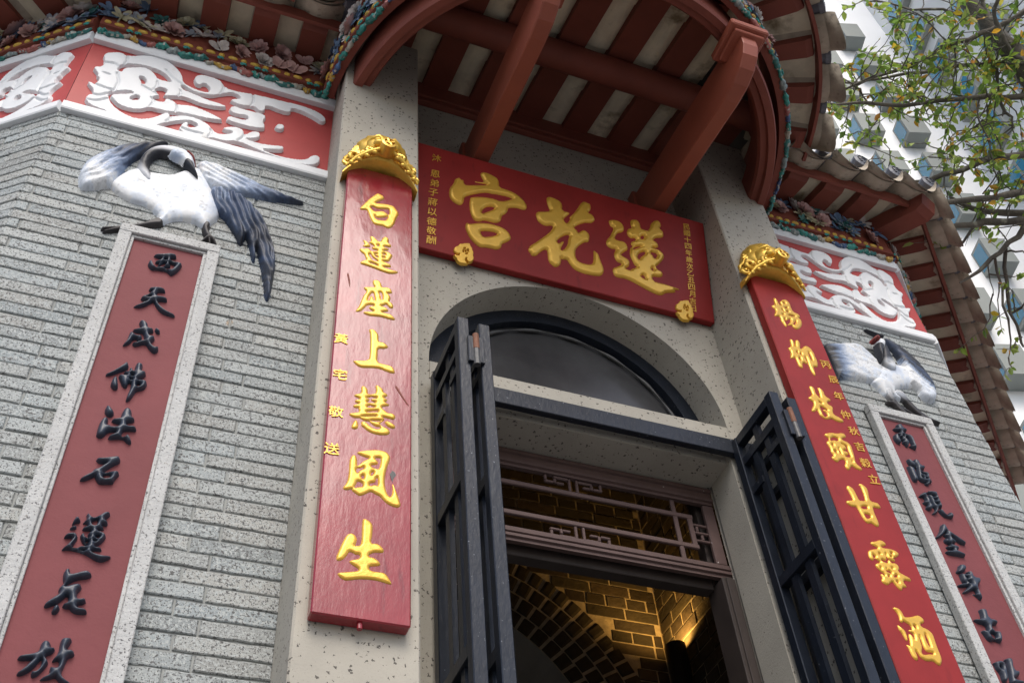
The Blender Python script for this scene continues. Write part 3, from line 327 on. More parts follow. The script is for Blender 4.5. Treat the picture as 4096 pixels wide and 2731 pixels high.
R6:p:4772,3943 4786,3951 4813,3954 4834,3935 4843,3907 4841,3892 4851,3884 4907,3897 4959,3920 4980,3916 5000,3899 5003,3879 4989,3863 4956,3850 4958,3827 4993,3820 5020,3800 5031,3773 5025,3725 5022,3674 5022,3614 5015,3582 4987,3544 4965,3546 4939,3572 4897,3562 4869,3566 4849,3579 4838,3607 4827,3633 4823,3615 4825,3584 4818,3558 4800,3552 4782,3570 4775,3607 4775,3642 4768,3662 4773,3665 4795,3656 4811,3698 4819,3749 4833,3757 4851,3736 4851,3701 4862,3735 4865,3760 4843,3771 4833,3780 4842,3787 4865,3787 4869,3815 4857,3832 4834,3843 4822,3853 4814,3836 4797,3834 4790,3850 4800,3881 4794,3913;4889,3826 4907,3833 4909,3808 4902,3803 4892,3816;4959,3776 4966,3770 4970,3731 4965,3680 4961,3674 4951,3695 4950,3727;4905,3756 4910,3732 4904,3673 4913,3632 4964,3637 4964,3619 4938,3621 4879,3606 4871,3619 4893,3658 4898,3705;4756,3813 4766,3805 4793,3788 4806,3765 4804,3732 4795,3695 4780,3693 4775,3717 4769,3748 4754,3774
scroll:p:-638,4530 -622,4560 -571,4593 -542,4574 -466,4631 -389,4644 -328,4600 -291,4546 -279,4484 -233,4460 -185,4452 -164,4462 -161,4495 -179,4526 -198,4524 -204,4500 -227,4503 -242,4545 -236,4577 -212,4601 -160,4604 -116,4588 -95,4541 -48,4536 25,4557 94,4562 184,4572 240,4575 312,4571 370,4542 380,4500 358,4477 328,4499 273,4524 209,4532 213,4485 172,4475 94,4493 96,4437 70,4422 40,4453 -11,4424 -64,4442 -59,4460 -20,4486 -39,4511 -66,4514 -115,4472 -144,4442 -195,4430 -236,4436 -284,4470 -279,4429 -226,4416 -157,4395 -104,4394 -68,4388 -87,4366 -132,4352 -184,4349 -231,4362 -273,4362 -318,4336 -343,4335 -336,4361 -335,4385 -356,4394 -382,4375 -384,4361 -367,4344 -352,4322 -381,4300 -371,4276 -342,4275 -330,4287 -331,4311 -314,4315 -287,4306 -274,4287 -217,4314 -151,4302 -103,4283 -69,4265 -92,4253 -155,4241 -230,4232 -268,4227 -303,4211 -337,4208 -380,4206 -403,4174 -448,4154 -498,4159 -525,4188 -543,4209 -541,4222 -515,4246 -482,4268 -457,4285 -481,4297 -519,4268 -557,4240 -541,4185 -519,4146 -474,4107 -411,4091 -350,4133 -310,4203 -292,4200 -285,4183 -235,4219 -178,4222 -130,4204 -106,4173 -84,4147 -47,4160 -24,4179 -23,4195 -51,4190 -70,4198 -40,4227 -6,4242 25,4230 32,4196 54,4236 85,4252 99,4234 94,4203 67,4183 36,4167 82,4160 147,4168 198,4189 211,4176 201,4153 157,4136 113,4120 173,4102 239,4104 310,4130 330,4175 359,4193 376,4167 364,4118 326,4089 261,4079 175,4085 88,4107 8,4128 -52,4100 -97,4103 -132,4079 -199,4071 -237,4097 -239,4126 -227,4168 -205,4172 -208,4131 -168,4155 -175,4180 -205,4189 -251,4163 -289,4127 -335,4072 -377,4043 -435,4039 -497,4057 -547,4096 -557,4094 -607,4103 -630,4134 -630,4172 -611,4193 -618,4230 -634,4246 -654,4280 -619,4275 -610,4320 -627,4343 -624,4358 -659,4405 -620,4426 -624,4490;-462,4432 -448,4441 -431,4421 -429,4388 -442,4373 -444,4393 -457,4412;-467,4240 -454,4267 -440,4279 -431,4261 -431,4245 -447,4232 -462,4230;-557,4434 -557,4470 -536,4502 -482,4531 -430,4534 -376,4522 -341,4483 -326,4454 -385,4452 -397,4478 -427,4513 -463,4520 -500,4494 -524,4476 -539,4456 -537,4430;-60,4386 -43,4409 2,4400 42,4403 99,4408 108,4386 96,4346 112,4315 106,4280 24,4268 -55,4270 -62,4299 -41,4317 12,4313 33,4332 20,4357 -18,4343 -52,4350;151,4330 162,4362 189,4367 197,4346 186,4319 163,4314
groove:s:-541,4570,7 -532,4533,6 -543,4484,7;-625,4468,10 -588,4488,13 -559,4467,9;-619,4275,11 -579,4259,12 -537,4264,12;-611,4193,9 -579,4199,11 -554,4228,8;-615,4142,9 -582,4155,11 -552,4185,8;-555,4414,6 -532,4347,6 -537,4264,6;-366,4550,8 -329,4503,10 -286,4473,10;-116,4581,6 -102,4540,7 -115,4476,5;29,4553,6 39,4503,7 30,4450,5;-386,4434,5 -379,4397,6 -391,4356,6;-385,4287,7 -369,4264,6 -379,4213,5;-437,4363,9 -403,4349,12 -362,4333,9;-282,4414,6 -273,4391,6 -280,4361,5;-277,4283,5 -269,4259,6 -274,4227,5;-290,4201,5 -283,4171,6 -296,4133,6;-113,4169,5 -105,4136,6 -116,4100,5;28,4219,5 31,4177,7 8,4133,6;-226,4121,9 -187,4111,12 -142,4110,9;-605,4384,8 -580,4385,8
c_lw:p:-515,3528 -534,3601 -536,3674 -515,3733 -473,3804 -408,3883 -334,3932 -258,3978 -260,3953 -303,3890 -335,3840 -367,3791 -386,3737 -390,3703 -408,3651 -407,3589 -437,3575 -459,3549 -493,3528
c_neck:s:-288,3672,24 -309,3710,53 -326,3756,42 -323,3835,39 -291,3891,51 -241,3911,66 -200,3902,76
c_head:s:-209,3903,69 -177,3891,68 -158,3861,46
c_beak:s:-163,3858,41 -143,3823,30 -111,3774,6
c_crest:s:-174,3915,23 -155,3902,24 -139,3870,13
c_body:p:-413,3617 -378,3698 -340,3738 -297,3726 -253,3737 -213,3745 -175,3796 -125,3865 -52,3734 -6,3617 6,3571 -6,3525 -25,3497 -25,3458 -56,3474 -87,3490 -152,3472 -189,3427 -223,3402 -228,3429 -205,3459 -259,3514 -326,3514 -376,3542 -410,3577
c_rw:p:-134,3884 -88,3901 -26,3897 72,3859 169,3826 265,3804 348,3797 237,3769 127,3752 33,3730 -39,3729 -93,3769
c_tail:p:-63,3729 -4,3735 69,3726 137,3660 180,3596 213,3508 240,3421 251,3330 248,3219 246,3129 234,3134 223,3210 206,3294 178,3396 163,3429 172,3346 165,3334 148,3403 122,3480 114,3447 107,3415 82,3473 45,3537 18,3566 -13,3583
c_legl:s:-209,3420,40 -233,3398,24 -275,3361,20 -333,3325,20;-323,3331,19 -386,3302,10;-327,3324,16 -378,3289,8;-294,3348,16 -251,3347,11
c_legr:s:-34,3479,28 -35,3448,21 -18,3407,24 3,3397,17 23,3354,6;-20,3401,15 -43,3351,8;-14,3399,12 -4,3360,6
d_lw:p:2870,3742 2987,3787 3105,3826 3140,3776 3181,3725 3212,3691 3157,3549 3079,3546 2983,3537 2891,3509 2870,3473 2873,3554 2882,3630 2874,3680
d_body:p:3187,3715 3252,3725 3343,3732 3399,3717 3363,3590 3225,3549 3197,3500 3236,3471 3203,3451 3167,3511 3135,3452 3109,3514 3079,3546 3134,3646
d_rw:p:3288,3931 3348,3900 3416,3843 3456,3768 3476,3687 3485,3627 3458,3536 3413,3502 3368,3520 3361,3584 3294,3590 3338,3742 3333,3816 3301,3873
d_neck:s:3244,3707,81 3258,3782,55 3262,3838,49
d_head:s:3262,3877,48 3250,3856,45
d_beak:s:3240,3842,42 3220,3791,31 3212,3729,6
d_crest:s:3218,3880,15 3239,3903,25 3243,3894,29
d_leg:s:3144,3494,50 3150,3436,32 3176,3365,32 3208,3340,22;3216,3485,61 3237,3451,38 3275,3381,36 3315,3356,27 3378,3344,15;3284,3381,25 3296,3331,22 3330,3321,15;3144,3410,25 3190,3379,27 3247,3354,13;3123,3408,23 3153,3412,17
d_tip:s:3196,3952,6 3236,3936,14 3286,3927,18"""
TREE = """485,189,554,79 454,174,594,69 443,169,615,62 434,165,632,57 425,162,648,52 419,158,663,47;456,141,617,24 444,148,615,22 434,159,612,19 423,168,609,18 410,177,607,16 396,191,604,13 381,204,601,11 365,214,599,9 350,227,595,6 338,238,590,4;474,179,580,22 455,185,579,20 432,194,578,18 406,205,578,15 383,214,576,13 360,220,575,10 340,225,571,8 323,228,565,5;474,167,609,19 462,173,609,17 449,181,609,16 425,193,614,15 409,203,614,12 385,217,617,9 368,226,616,7 356,227,615,5 347,226,613,3;463,183,587,21 452,176,603,19 443,172,616,16 436,167,627,14 431,157,638,12 428,152,646,11;489,185,632,17 475,181,647,15 464,177,661,14 454,178,672,12 438,183,685,10 424,192,695,8 398,201,712,5;448,170,590,18 444,169,594,16 430,161,606,14 425,157,610,13 422,147,615,12 420,139,618,11;441,178,606,13 445,188,593,12 447,196,582,11 452,199,571,9 452,201,564,7;467,196,540,26 451,205,541,22 433,218,541,20 412,236,541,17 396,245,540,14 383,251,538,9 374,252,535,4;469,213,518,28 451,221,519,25 435,228,518,23 415,239,518,19 402,243,516,15 390,243,515,7;485,229,524,24 466,236,524,22 444,243,526,20 431,242,523,18 414,240,525,10;473,225,508,26 456,233,509,24 437,242,512,22 421,251,511,19 409,255,508,9;467,224,542,8 449,233,540,7 440,235,533,5 436,214,531,4;396,212,613,6 398,213,599,5 402,214,583,4 402,217,570,3;419,191,605,5 408,180,603,5 384,172,609,4 367,169,608,3;373,228,597,6 363,222,597,5 354,220,596,4 335,214,600,3;425,194,574,6 426,204,561,5 431,209,547,5 431,215,535,4;424,242,556,5 427,228,546,5 428,214,538,4;473,217,512,25 459,236,508,20 452,247,501,17 444,255,495,15 436,263,489,12 426,272,484,6;452,250,501,13 458,266,488,11 464,278,475,10 472,284,464,8 474,288,459,6;443,254,493,9 450,266,481,8 458,277,466,7 462,285,458,5 463,294,451,2;436,243,519,11 433,253,512,9 428,264,506,7 426,268,500,3;452,252,500,7 454,246,495,6 454,243,489,5;464,278,475,7 464,270,472,6 464,263,469,4;447,262,500,5 448,268,489,3 448,271,479,2"""
# ------------------------------------------------------------------ dimensions (metres; z counts from the lens, the whole scene is lifted at the end)
GZ = -1.6                    # street
FZ = -0.2                    # porch floor
CX = 1.497                   # middle of the front
WY = 2.65                    # brick wall face
RY = 2.69                    # recessed doorway wall face
WL, WR = -0.70, 3.665        # ends of the front face
CB = {'L': (.411, .758), 'R': (2.288, 2.618)}
DX, SPZ, AR = 1.547, 3.055, .66   # door axis, springing of the arch, its radius
rng = random.Random(7)

# ------------------------------------------------------------------ ground
mb = MB(); mb.grid(lambda u, v: ((u-.5)*240, (v-.5)*240, GZ), 8, 8); structure(mb.build('street', M['pave']))
mb = MB(); mb.box(-3.2, 6.2, 1.35, 9.0, GZ+.004, FZ)
for i in range(4): mb.box(-.5, 3.5, 1.35-.3*(4-i), 1.35-.3*(3-i)-.002, GZ+.004, GZ+.25*(i+1))
structure(mb.build('porch_terrace', M['pave']))

# ------------------------------------------------------------------ the temple
temple = thing('temple', 'granite brick temple front with curved canopy over its arched doorway', 'temple', (CX, WY, FZ))
for s in 'LR':
    a, b = CB[s]; mb = MB(); mb.box(a, b, 2.40, RY+.2, FZ, 5.02, ch=.006); mb.build('column', M['granite'], temple)

def brick_wall(uv, u0, u1, z0, z1, seed, phase=0.0, name='brick_wall'):
    """coursed granite blocks on a mortar bed; uv maps (distance along, height, out) to the scene"""
    r = random.Random(seed); mb = MB(); h = .0546; L = .29; j = .0065
    k = math.floor(z0/h)
    while k*h < z1:
        za, zb = max(k*h+j/2, z0), min((k+1)*h-j/2, z1); off = (.21 if k % 2 else .13)+phase
        u = u0; n0 = math.floor((u0-off)/L)
        edges = [u0]+[off+n*L+r.uniform(-.012, .012) for n in range(n0, n0+30) if u0+.02 < off+n*L < u1-.02]+[u1]
        if zb-za > .012:
            for a, b in zip(edges[:-1], edges[1:]):
                t = r.uniform(.80, 1.12); q = r.uniform(-.055, .045); c = (t*(1+q), t, t*(1-q*.8)); pr = r.uniform(.004, .008)
                ja, jb = (0 if a == u0 else j/2), (0 if b == u1 else j/2)
                n = max(2, int((b-a)/.035)); jz = [r.uniform(-.0018, .0018) for _ in range(2*n+2)]
                us = [a+ja+(b-a-ja-jb)*i/n for i in range(n+1)]; vs = []
                for row in range(6):
                    for i, x in enumerate(us):
                        ex = .004 if i == 0 else (-.004 if i == n else 0)
                        if row == 0: vs.append((x, za+jz[i], 0))
                        if row == 1: vs.append((x, za+jz[i], pr*.55))
                        if row == 2: vs.append((x+ex, za+.003+jz[i], pr))
                        if row == 3: vs.append((x+ex, zb-.003+jz[n+1+i], pr))
                        if row == 4: vs.append((x, zb+jz[n+1+i], pr*.55))
                        if row == 5: vs.append((x, zb+jz[n+1+i], 0))
                fs = [(q_*(n+1)+i, q_*(n+1)+i+1, (q_+1)*(n+1)+i+1, (q_+1)*(n+1)+i) for q_ in range(5) for i in range(n)]
                for i in (0, n): fs.append(tuple(q_*(n+1)+i for q_ in range(6)))
                mb.add([uv(*v) for v in vs], fs, c)
        k += 1
    o = mb.build(name, M['brick'], temple)
    m2 = MB(); m2.add([uv(u0, z0, .0), uv(u1, z0, .0), uv(u1, z1, .0), uv(u0, z1, .0)], [(0, 1, 2, 3)])
    m2.add([uv(u0, z0, -.25), uv(u1, z0, -.25), uv(u1, z1, -.25), uv(u0, z1, -.25)], [(3, 2, 1, 0)])
    m2.build('mortar_bed', M['mortar'], o); return o
front = lambda u, z, o: (u, WY+.008-o, z)
AL, ARR = math.radians(37), math.radians(41)
left_face = lambda u, z, o: (WL-u*math.cos(AL)-o*math.sin(AL), WY+.008+u*math.sin(AL)-o*math.cos(AL), z)
right_face = lambda u, z, o: (WR+u*math.cos(ARR)+o*math.sin(ARR), WY+.008+u*math.sin(ARR)-o*math.cos(ARR), z)
brick_wall(front, WL, .413, FZ, 4.02, 1)
brick_wall(front, 2.616, WR, FZ, 4.02, 2, phase=.05)
brick_wall(left_face, .0, 3.1, FZ, 4.02, 3, phase=.02)
brick_wall(right_face, .0, 3.1, FZ, 4.02, 4, phase=.02)

# red bands with white borders and scroll reliefs
def red_band(uv, u0, u1, name='relief_band'):
    mb = MB(); mb.box(u0, u1, 0, 1, 0, 1) if False else None
    mb.add([uv(u0, 4.07, .004), uv(u1, 4.07, .004), uv(u1, 4.65, .004), uv(u0, 4.65, .004)], [(0, 1, 2, 3)])
    o = mb.build(name, M['red_panel'], temple)
    for (za, zb, ov) in ((4.022, 4.079, .026), (4.632, 4.70, .030)):
        m2 = MB(); prof = [(0, za), (ov, za), (ov+.004, za+.008), (ov+.004, zb-.008), (ov, zb), (0, zb)]
        n = len(prof); m2.add([uv(u0, z, q) for q, z in prof]+[uv(u1, z, q) for q, z in prof], [(i, (i+1) % n, n+(i+1) % n, n+i) for i in range(n)]+[tuple(range(n))[::-1], tuple(range(n, 2*n))])
        m2.build('white_border', M['white'], o)
    return o
def scroll_mod(U, V, S): return .003*np.sin(U*37+V*23)*np.clip(S/.02, 0, 1)-.009*np.clip((sdf('groove', U, V)+.004)/.006, 0, 1)*np.clip(S/.006, 0, 1)
bl = red_band(front, WL, .413); br = red_band(front, 2.616, WR); bs = red_band(left_face, 0, 3.1); red_band(right_face, 0, 3.1)
parse(TRACES)
relief('scroll', 'scroll_relief', bl, M['white'], lambda u, v, h: (u, WY+.004-h, v),   .018, .003, .004, flat=True, crisp=True, mod=scroll_mod)
relief('scroll', 'scroll_relief', br, M['white'], lambda u, v, h: (2*CX-.03-u, WY+.004-h, v),   .018, .003, .004, flat=True, crisp=True, mod=scroll_mod)
relief('scroll', 'scroll_relief', bs, M['white'], lambda u, v, h: left_face(u-WL, v, h+.004), .018, .003, .004, flat=True, crisp=True, mod=scroll_mod)

# recessed doorway wall: one sheet with the arched opening, its reveal and the granite sill bar across it
mb = MB()
N_ = 40
def arch_pts(r, n=N_): return [(DX-r*math.cos(math.pi*i/n), SPZ+r*math.sin(math.pi*i/n)) for i in range(n+1)]
X0, X1, ZT = CB['L'][1]-.01, CB['R'][0]+.01, 5.2
ap = arch_pts(AR)
for i in range(N_):
    (xa, za), (xb, zb) = ap[i], ap[i+1]
    mb.add([(xa, RY, za), (xb, RY, zb), (xb, RY, ZT), (xa, RY, ZT)], [(0, 1, 2, 3)])
    mb.add([(xa, RY, za), (xb, RY, zb), (xb, 2.86, zb), (xa, 2.86, za)], [(3, 2, 1, 0)])
mb.add([(X0, RY, FZ), (ap[0][0], RY, FZ), (ap[0][0], RY, ZT), (X0, RY, ZT)], [(0, 1, 2, 3)])
mb.add([(ap[-1][0], RY, FZ), (X1, RY, FZ), (X1, RY, ZT), (ap[-1][0], RY, ZT)], [(0, 1, 2, 3)])
mb.add([(-.6, RY+.16, 4.6), (3.6, RY+.16, 4.6), (3.6, RY+.16, 6.2), (-.6, RY+.16, 6.2)], [(0, 1, 2, 3)])
portal = mb.build('doorway_wall', M['granite'], temple)
JL, JR, LZ = .916, 2.178, 2.866
mb = MB(); mb.box(ap[0][0]-.0, ap[-1][0]+.0, RY-.003, 2.86, 2.957, SPZ, ch=.004); mb.box(JL, JR, RY+.03, 2.884, LZ, 2.955)
mb.build('lintel', M['granite'], portal)
for x0, x1 in ((ap[0][0]-.0, JL), (JR, ap[-1][0])):
    mb = MB(); mb.box(x0, x1, RY+.001, 2.86, FZ, 2.955); mb.build('jamb', M['granite'], portal)
# fanlight
mb = MB(); ro, ri = arch_pts(AR+.01), arch_pts(.588)
for i in range(N_):
    for ya, yb, q in ((2.835, 2.835, 0),):
        mb.add([(ro[i][0], 2.835, ro[i][1]), (ro[i+1][0], 2.835, ro[i+1][1]), (ri[i+1][0], 2.835, ri[i+1][1]), (ri[i][0], 2.835, ri[i][1])], [(0, 1, 2, 3)])
        mb.add([(ri[i][0], 2.835, ri[i][1]), (ri[i+1][0], 2.835, ri[i+1][1]), (ri[i+1][0], 2.90, ri[i+1][1]), (ri[i][0], 2.90, ri[i][1])], [(0, 1, 2, 3)])
fan = mb.build('fanlight_frame', M['iron'], temple)
gp = arch_pts(.591); mb = MB(); mb.add([(x, 2.875, z) for x, z in gp], [tuple(range(len(gp)))]); mb.build('fanlight_pane', M['glass'], fan)
mb = MB(); q0 = arch_pts(.560, 60)
mb.tube([(x, 2.862, z) for x, z in q0[3:57]], [.006+.004*math.sin(i*.9) for i in range(54)], 6); mb.build('sealant_bead', M['steel'], fan, smooth=True)

# ------------------------------------------------------------------ dim interior
mb = MB(); IY, IX = 4.7, 2.95
mb.add([(.12, RY+.21, FZ), (.12, 6.5, FZ), (.12, 6.5, 4.6), (.12, RY+.21, 4.6)], [(0, 1, 2, 3)])
mb.add([(.12, RY+.21, 4.6), (IX+.02, RY+.21, 4.6), (IX+.02, 6.5, 4.6), (.12, 6.5, 4.6)], [(0, 1, 2, 3)])
mb.add([(.12, 6.5, FZ), (IX+.02, 6.5, FZ), (IX+.02, 6.5, 4.6), (.12, 6.5, 4.6)], [(0, 1, 2, 3)])
for xa, xb in ((.12, JL), (JR, IX)): mb.add([(xa, 2.88, FZ), (xb, 2.88, FZ), (xb, 2.88, 4.6), (xa, 2.88, 4.6)], [(3, 2, 1, 0)])
mb.add([(JL, 2.88, 2.9), (JR, 2.88, 2.9), (JR, 2.88, 4.6), (JL, 2.88, 4.6)], [(3, 2, 1, 0)]); mb.build('inner_plaster', M['plaster'], temple)
ACX, ACZ, RI, RO = 1.54, 2.53, .925, 1.352
def inner_bricks(uv, u0, u1, z0, z1, seed, skip=None):
    r = random.Random(seed); mb = MB(); h = .0765; L = .262; k = 0; z = z0
    while z < z1:
        u = u0-(L/2 if k % 2 else 0); hd = False
        while u < u1:
            l = (L/2 if (k % 3 == 1) else L)*r.uniform(.95, 1.05); a, b = max(u, u0)+.008, min(u+l, u1)-.008
            if b-a > .03 and not (skip and skip((a+b)/2, z+h/2)):
                t = r.uniform(.55, 1.5); c = (t*r.uniform(.95, 1.1), t, t*r.uniform(.85, 1)); e_ = [r.uniform(-.003, .003) for _ in range(8)]; pr = r.uniform(.002, .008)
                vs = [(a+e_[0], z+.006+e_[1], pr), (b+e_[2], z+.006+e_[3], pr), (b+e_[4], z+h-.006+e_[5], pr), (a+e_[6], z+h-.006+e_[7], pr)]
                vb = [(a-.002, z+.004, 0), (b+.002, z+.004, 0), (b+.002, z+h-.004, 0), (a-.002, z+h-.004, 0)]
                mb.add([uv(*v) for v in vs+vb], [(0, 1, 2, 3), (0, 4, 5, 1), (1, 5, 6, 2), (2, 6, 7, 3), (3, 7, 4, 0)], c)
            u += l
        z += h; k += 1
    return mb
inb = lambda u, z, o: (u, IY-o, z); inr = lambda u, z, o: (IX-o, u, z)
mb = inner_bricks(inb, .14, IX, FZ+.02, 4.6, 11, skip=lambda u, z: math.hypot(u-ACX, z-ACZ) < RO+.02 if z > ACZ else abs(u-ACX) < RO)
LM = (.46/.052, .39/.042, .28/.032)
rp = lambda r, n=48: [(ACX-r*math.cos(math.pi*i/n), ACZ+r*math.sin(math.pi*i/n)) for i in range(n+1)]
a_, b_ = rp(RI), rp(RI+2.4)
cl = lambda p: (min(max(p[0], .13), IX+.02), IY+.001, min(p[1], 4.6))
for i in range(48): mb.add([(a_[i][0], IY+.001, a_[i][1]), (a_[i+1][0], IY+.001, a_[i+1][1]), cl(b_[i+1]), cl(b_[i])], [(0, 1, 2, 3)], LM)
for sx in (-1, 1):
    xa = ACX+sx*RI; xb = .13 if sx < 0 else IX+.02
    mb.add([(xa, IY+.001, FZ), (xb, IY+.001, FZ), (xb, IY+.001, ACZ), (xa, IY+.001, ACZ)], [(0, 1, 2, 3)], LM)
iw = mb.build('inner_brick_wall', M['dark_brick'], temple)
mb = MB(); r = random.Random(5); ring = (RO-RI)/4
for k in range(4):
    ra, rb = RI+k*ring, RI+(k+1)*ring; n = int(math.pi*(ra+rb)/2/.088)
    for i in range(n):
        t0, t1 = (i+.10)/n*math.pi, (i+.90)/n*math.pi; t = r.uniform(.5, 1.3); c = (t, t, t*.9); pr = r.uniform(.004, .012); e = .010
        P = lambda rr, tt, o: (ACX-rr*math.cos(tt), IY-o, ACZ+rr*math.sin(tt)); j = lambda: r.uniform(-.003, .003)
        tm0, tm1 = t0+.012, t1-.012
        vs = [P(ra+e+j(), tm0, pr), P(ra+e+j(), tm1, pr), P(rb-e+j(), tm1, pr), P(rb-e+j(), tm0, pr), P(ra+e*.6, t0, .0), P(ra+e*.6, t1, 0), P(rb-e*.6, t1, 0), P(rb-e*.6, t0, 0)]
        mb.add(vs, [(3, 2, 1, 0), (0, 1, 5, 4), (1, 2, 6, 5), (2, 3, 7, 6), (3, 0, 4, 7)], c)
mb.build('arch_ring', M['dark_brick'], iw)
mb = MB()
for i in range(48): mb.add([(a_[i][0], IY, a_[i][1]), (a_[i+1][0], IY, a_[i+1][1]), (a_[i+1][0], 6.5, a_[i+1][1]), (a_[i][0], 6.5, a_[i][1])], [(0, 1, 2, 3)])
mb.build('arch_vault', M['plaster'], iw, smooth=True)
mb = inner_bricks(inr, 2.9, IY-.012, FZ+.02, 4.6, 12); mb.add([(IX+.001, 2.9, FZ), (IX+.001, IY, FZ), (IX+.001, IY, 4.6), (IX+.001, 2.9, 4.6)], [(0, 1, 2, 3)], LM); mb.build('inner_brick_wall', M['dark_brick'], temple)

lamp = thing('wall_lamp', 'black cylinder wall lamp glowing upward in the brick corner inside the door', 'lamp', (2.862, 4.445, 2.80))
mb = MB(); LR = .058; n = 24; lt = 3.19; lb = 2.80
ring_ = lambda rr, z: [(2.862+rr*math.cos(2*math.pi*i/n), 4.445+rr*math.sin(2*math.pi*i/n), z) for i in range(n)]
vs = ring_(LR, lb)+ring_(LR, lt)+ring_(LR-.006, lt)+ring_(LR-.006, lt-.12)
mb.add(vs, [(k*n+i, k*n+(i+1) % n, (k+1)*n+(i+1) % n, (k+1)*n+i) for k in range(3) for i in range(n)]+[tuple(range(n))[::-1], tuple(range(3*n, 4*n))])
mb.build('lamp_body', M['lamp_black'], lamp, smooth=False)
mb = MB(); mb.box(2.84, 2.885, 4.50, 4.69, 2.92, 2.99, ch=.004); mb.build('bracket_arm', M['lamp_black'], lamp)
ld = bpy.data.lights.new('lamp_light', 'SPOT'); ld.energy = 16; ld.color = (1.0, .54, .13); ld.spot_size = math.radians(165); ld.spot_blend = 1.0; ld.shadow_soft_size = .03
lo = bpy.data.objects.new('lamp_light', ld); COL.objects.link(lo); lo.parent = lamp; lo.location = Vector((2.862, 4.445, 3.165))-Vector(lamp.location); lo.rotation_euler = (math.radians(180), 0, 0)

# ------------------------------------------------------------------ fretwork transom under the lintel
fr = thing('fretwork_transom', 'brown wooden fretwork panel set across the top of the door opening', 'transom', (DX, 2.9, 2.41))
FYa, FYb = 2.885, 2.905
def moulded(z0, z1, name):
    mb = MB(); h = z1-z0
    prof = [(FYb, z0), (FYa, z0), (FYa, z0+.012), (FYa-.010, z0+.016), (FYa-.010, z0+.028), (FYa-.002, z0+.032), (FYa-.002, z1-.030), (FYa-.012, z1-.026), (FYa-.012, z1-.012), (FYa-.004, z1-.008), (FYa-.004, z1), (FYb, z1)]
    mb.prism(prof, 'x', JL+.002, JR-.002); return mb.build(name, M['fret'], fr)
moulded(2.778, 2.868, 'top_rail'); moulded(2.413, 2.475, 'bottom_rail')
for x0, x1 in ((JL+.002, JL+.052), (JR-.052, JR-.002)):
    mb = MB(); mb.box(x0, x1, FYa, FYb, 2.477, 2.776, ch=.004); mb.build('stile', M['fret'], fr)
mb = MB(); ya, yb = 2.888, 2.903
bar = lambda x0, x1, z0, z1: mb.box(x0, x1, ya+.0011*len(mb.f) % .004, yb, z0, z1, ch=.003)
for z in (2.552, 2.701): bar(JL+.11, JR-.11, z-.011, z+.011)
for x in (JL+.125, JR-.125): bar(x-.011, x+.011, 2.54, 2.711)
for x in (JL+.19, JR-.19): bar(x-.010, x+.010, 2.477, 2.776)
def key(cx, z0, z1, up):
    w = .012
    for s in (-1, 1):
        xs = lambda a, b: (cx+min(s*a, s*b), cx+max(s*a, s*b)); zz = lambda t: z0+(z1-z0)*t if up else z1-(z1-z0)*t
        b2 = lambda a, b, t0, t1: bar(*xs(a, b), min(zz(t0), zz(t1)), max(zz(t0), zz(t1)))
        b2(.010, .010+w, 0, 1); b2(.022, .085, .80, 1.0) if up else b2(.022, .085, .80, 1.0)
        b2(.073, .085, .42, .8); b2(.085, .125, .42, .6); b2(.113, .125, .6, 1.0); b2(.040, .073, .42, .6)
key(DX, 2.712, 2.776, True); key(DX, 2.477, 2.541, False)
for x0, x1 in ((JL+.052, JL+.114), (JR-.114, JR-.052)):
    for z in (2.585, 2.625, 2.665):
        bar(x0, x1, z-.006, z+.006)
    m_ = (x0+x1)/2; bar(m_-.006, m_+.006, 2.591, 2.619); bar(m_-.022, m_-.010, 2.631, 2.659)
mb.build('lattice', M['fret'], fr)

mb = MB()
mb.box(JL+.062, JR-.062, 2.93, 2.985, 2.385, 2.47, ch=.003)
for x0, x1 in ((JL+.002, JL+.060), (JR-.060, JR-.002)): mb.box(x0, x1, 2.93, 2.985, 2.405, 2.884, ch=.003); mb.box(x0, x1, 2.866, 2.985, FZ, 2.404, ch=.004); mb.box(x0+.014, x1-.014, 2.858, 2.866, FZ, 2.40, ch=.002)
mb.box(JL+.002, JR-.002, 2.925, 2.99, 2.884, 2.93)
mb.build('door_frame', M['frame_wood'], temple)

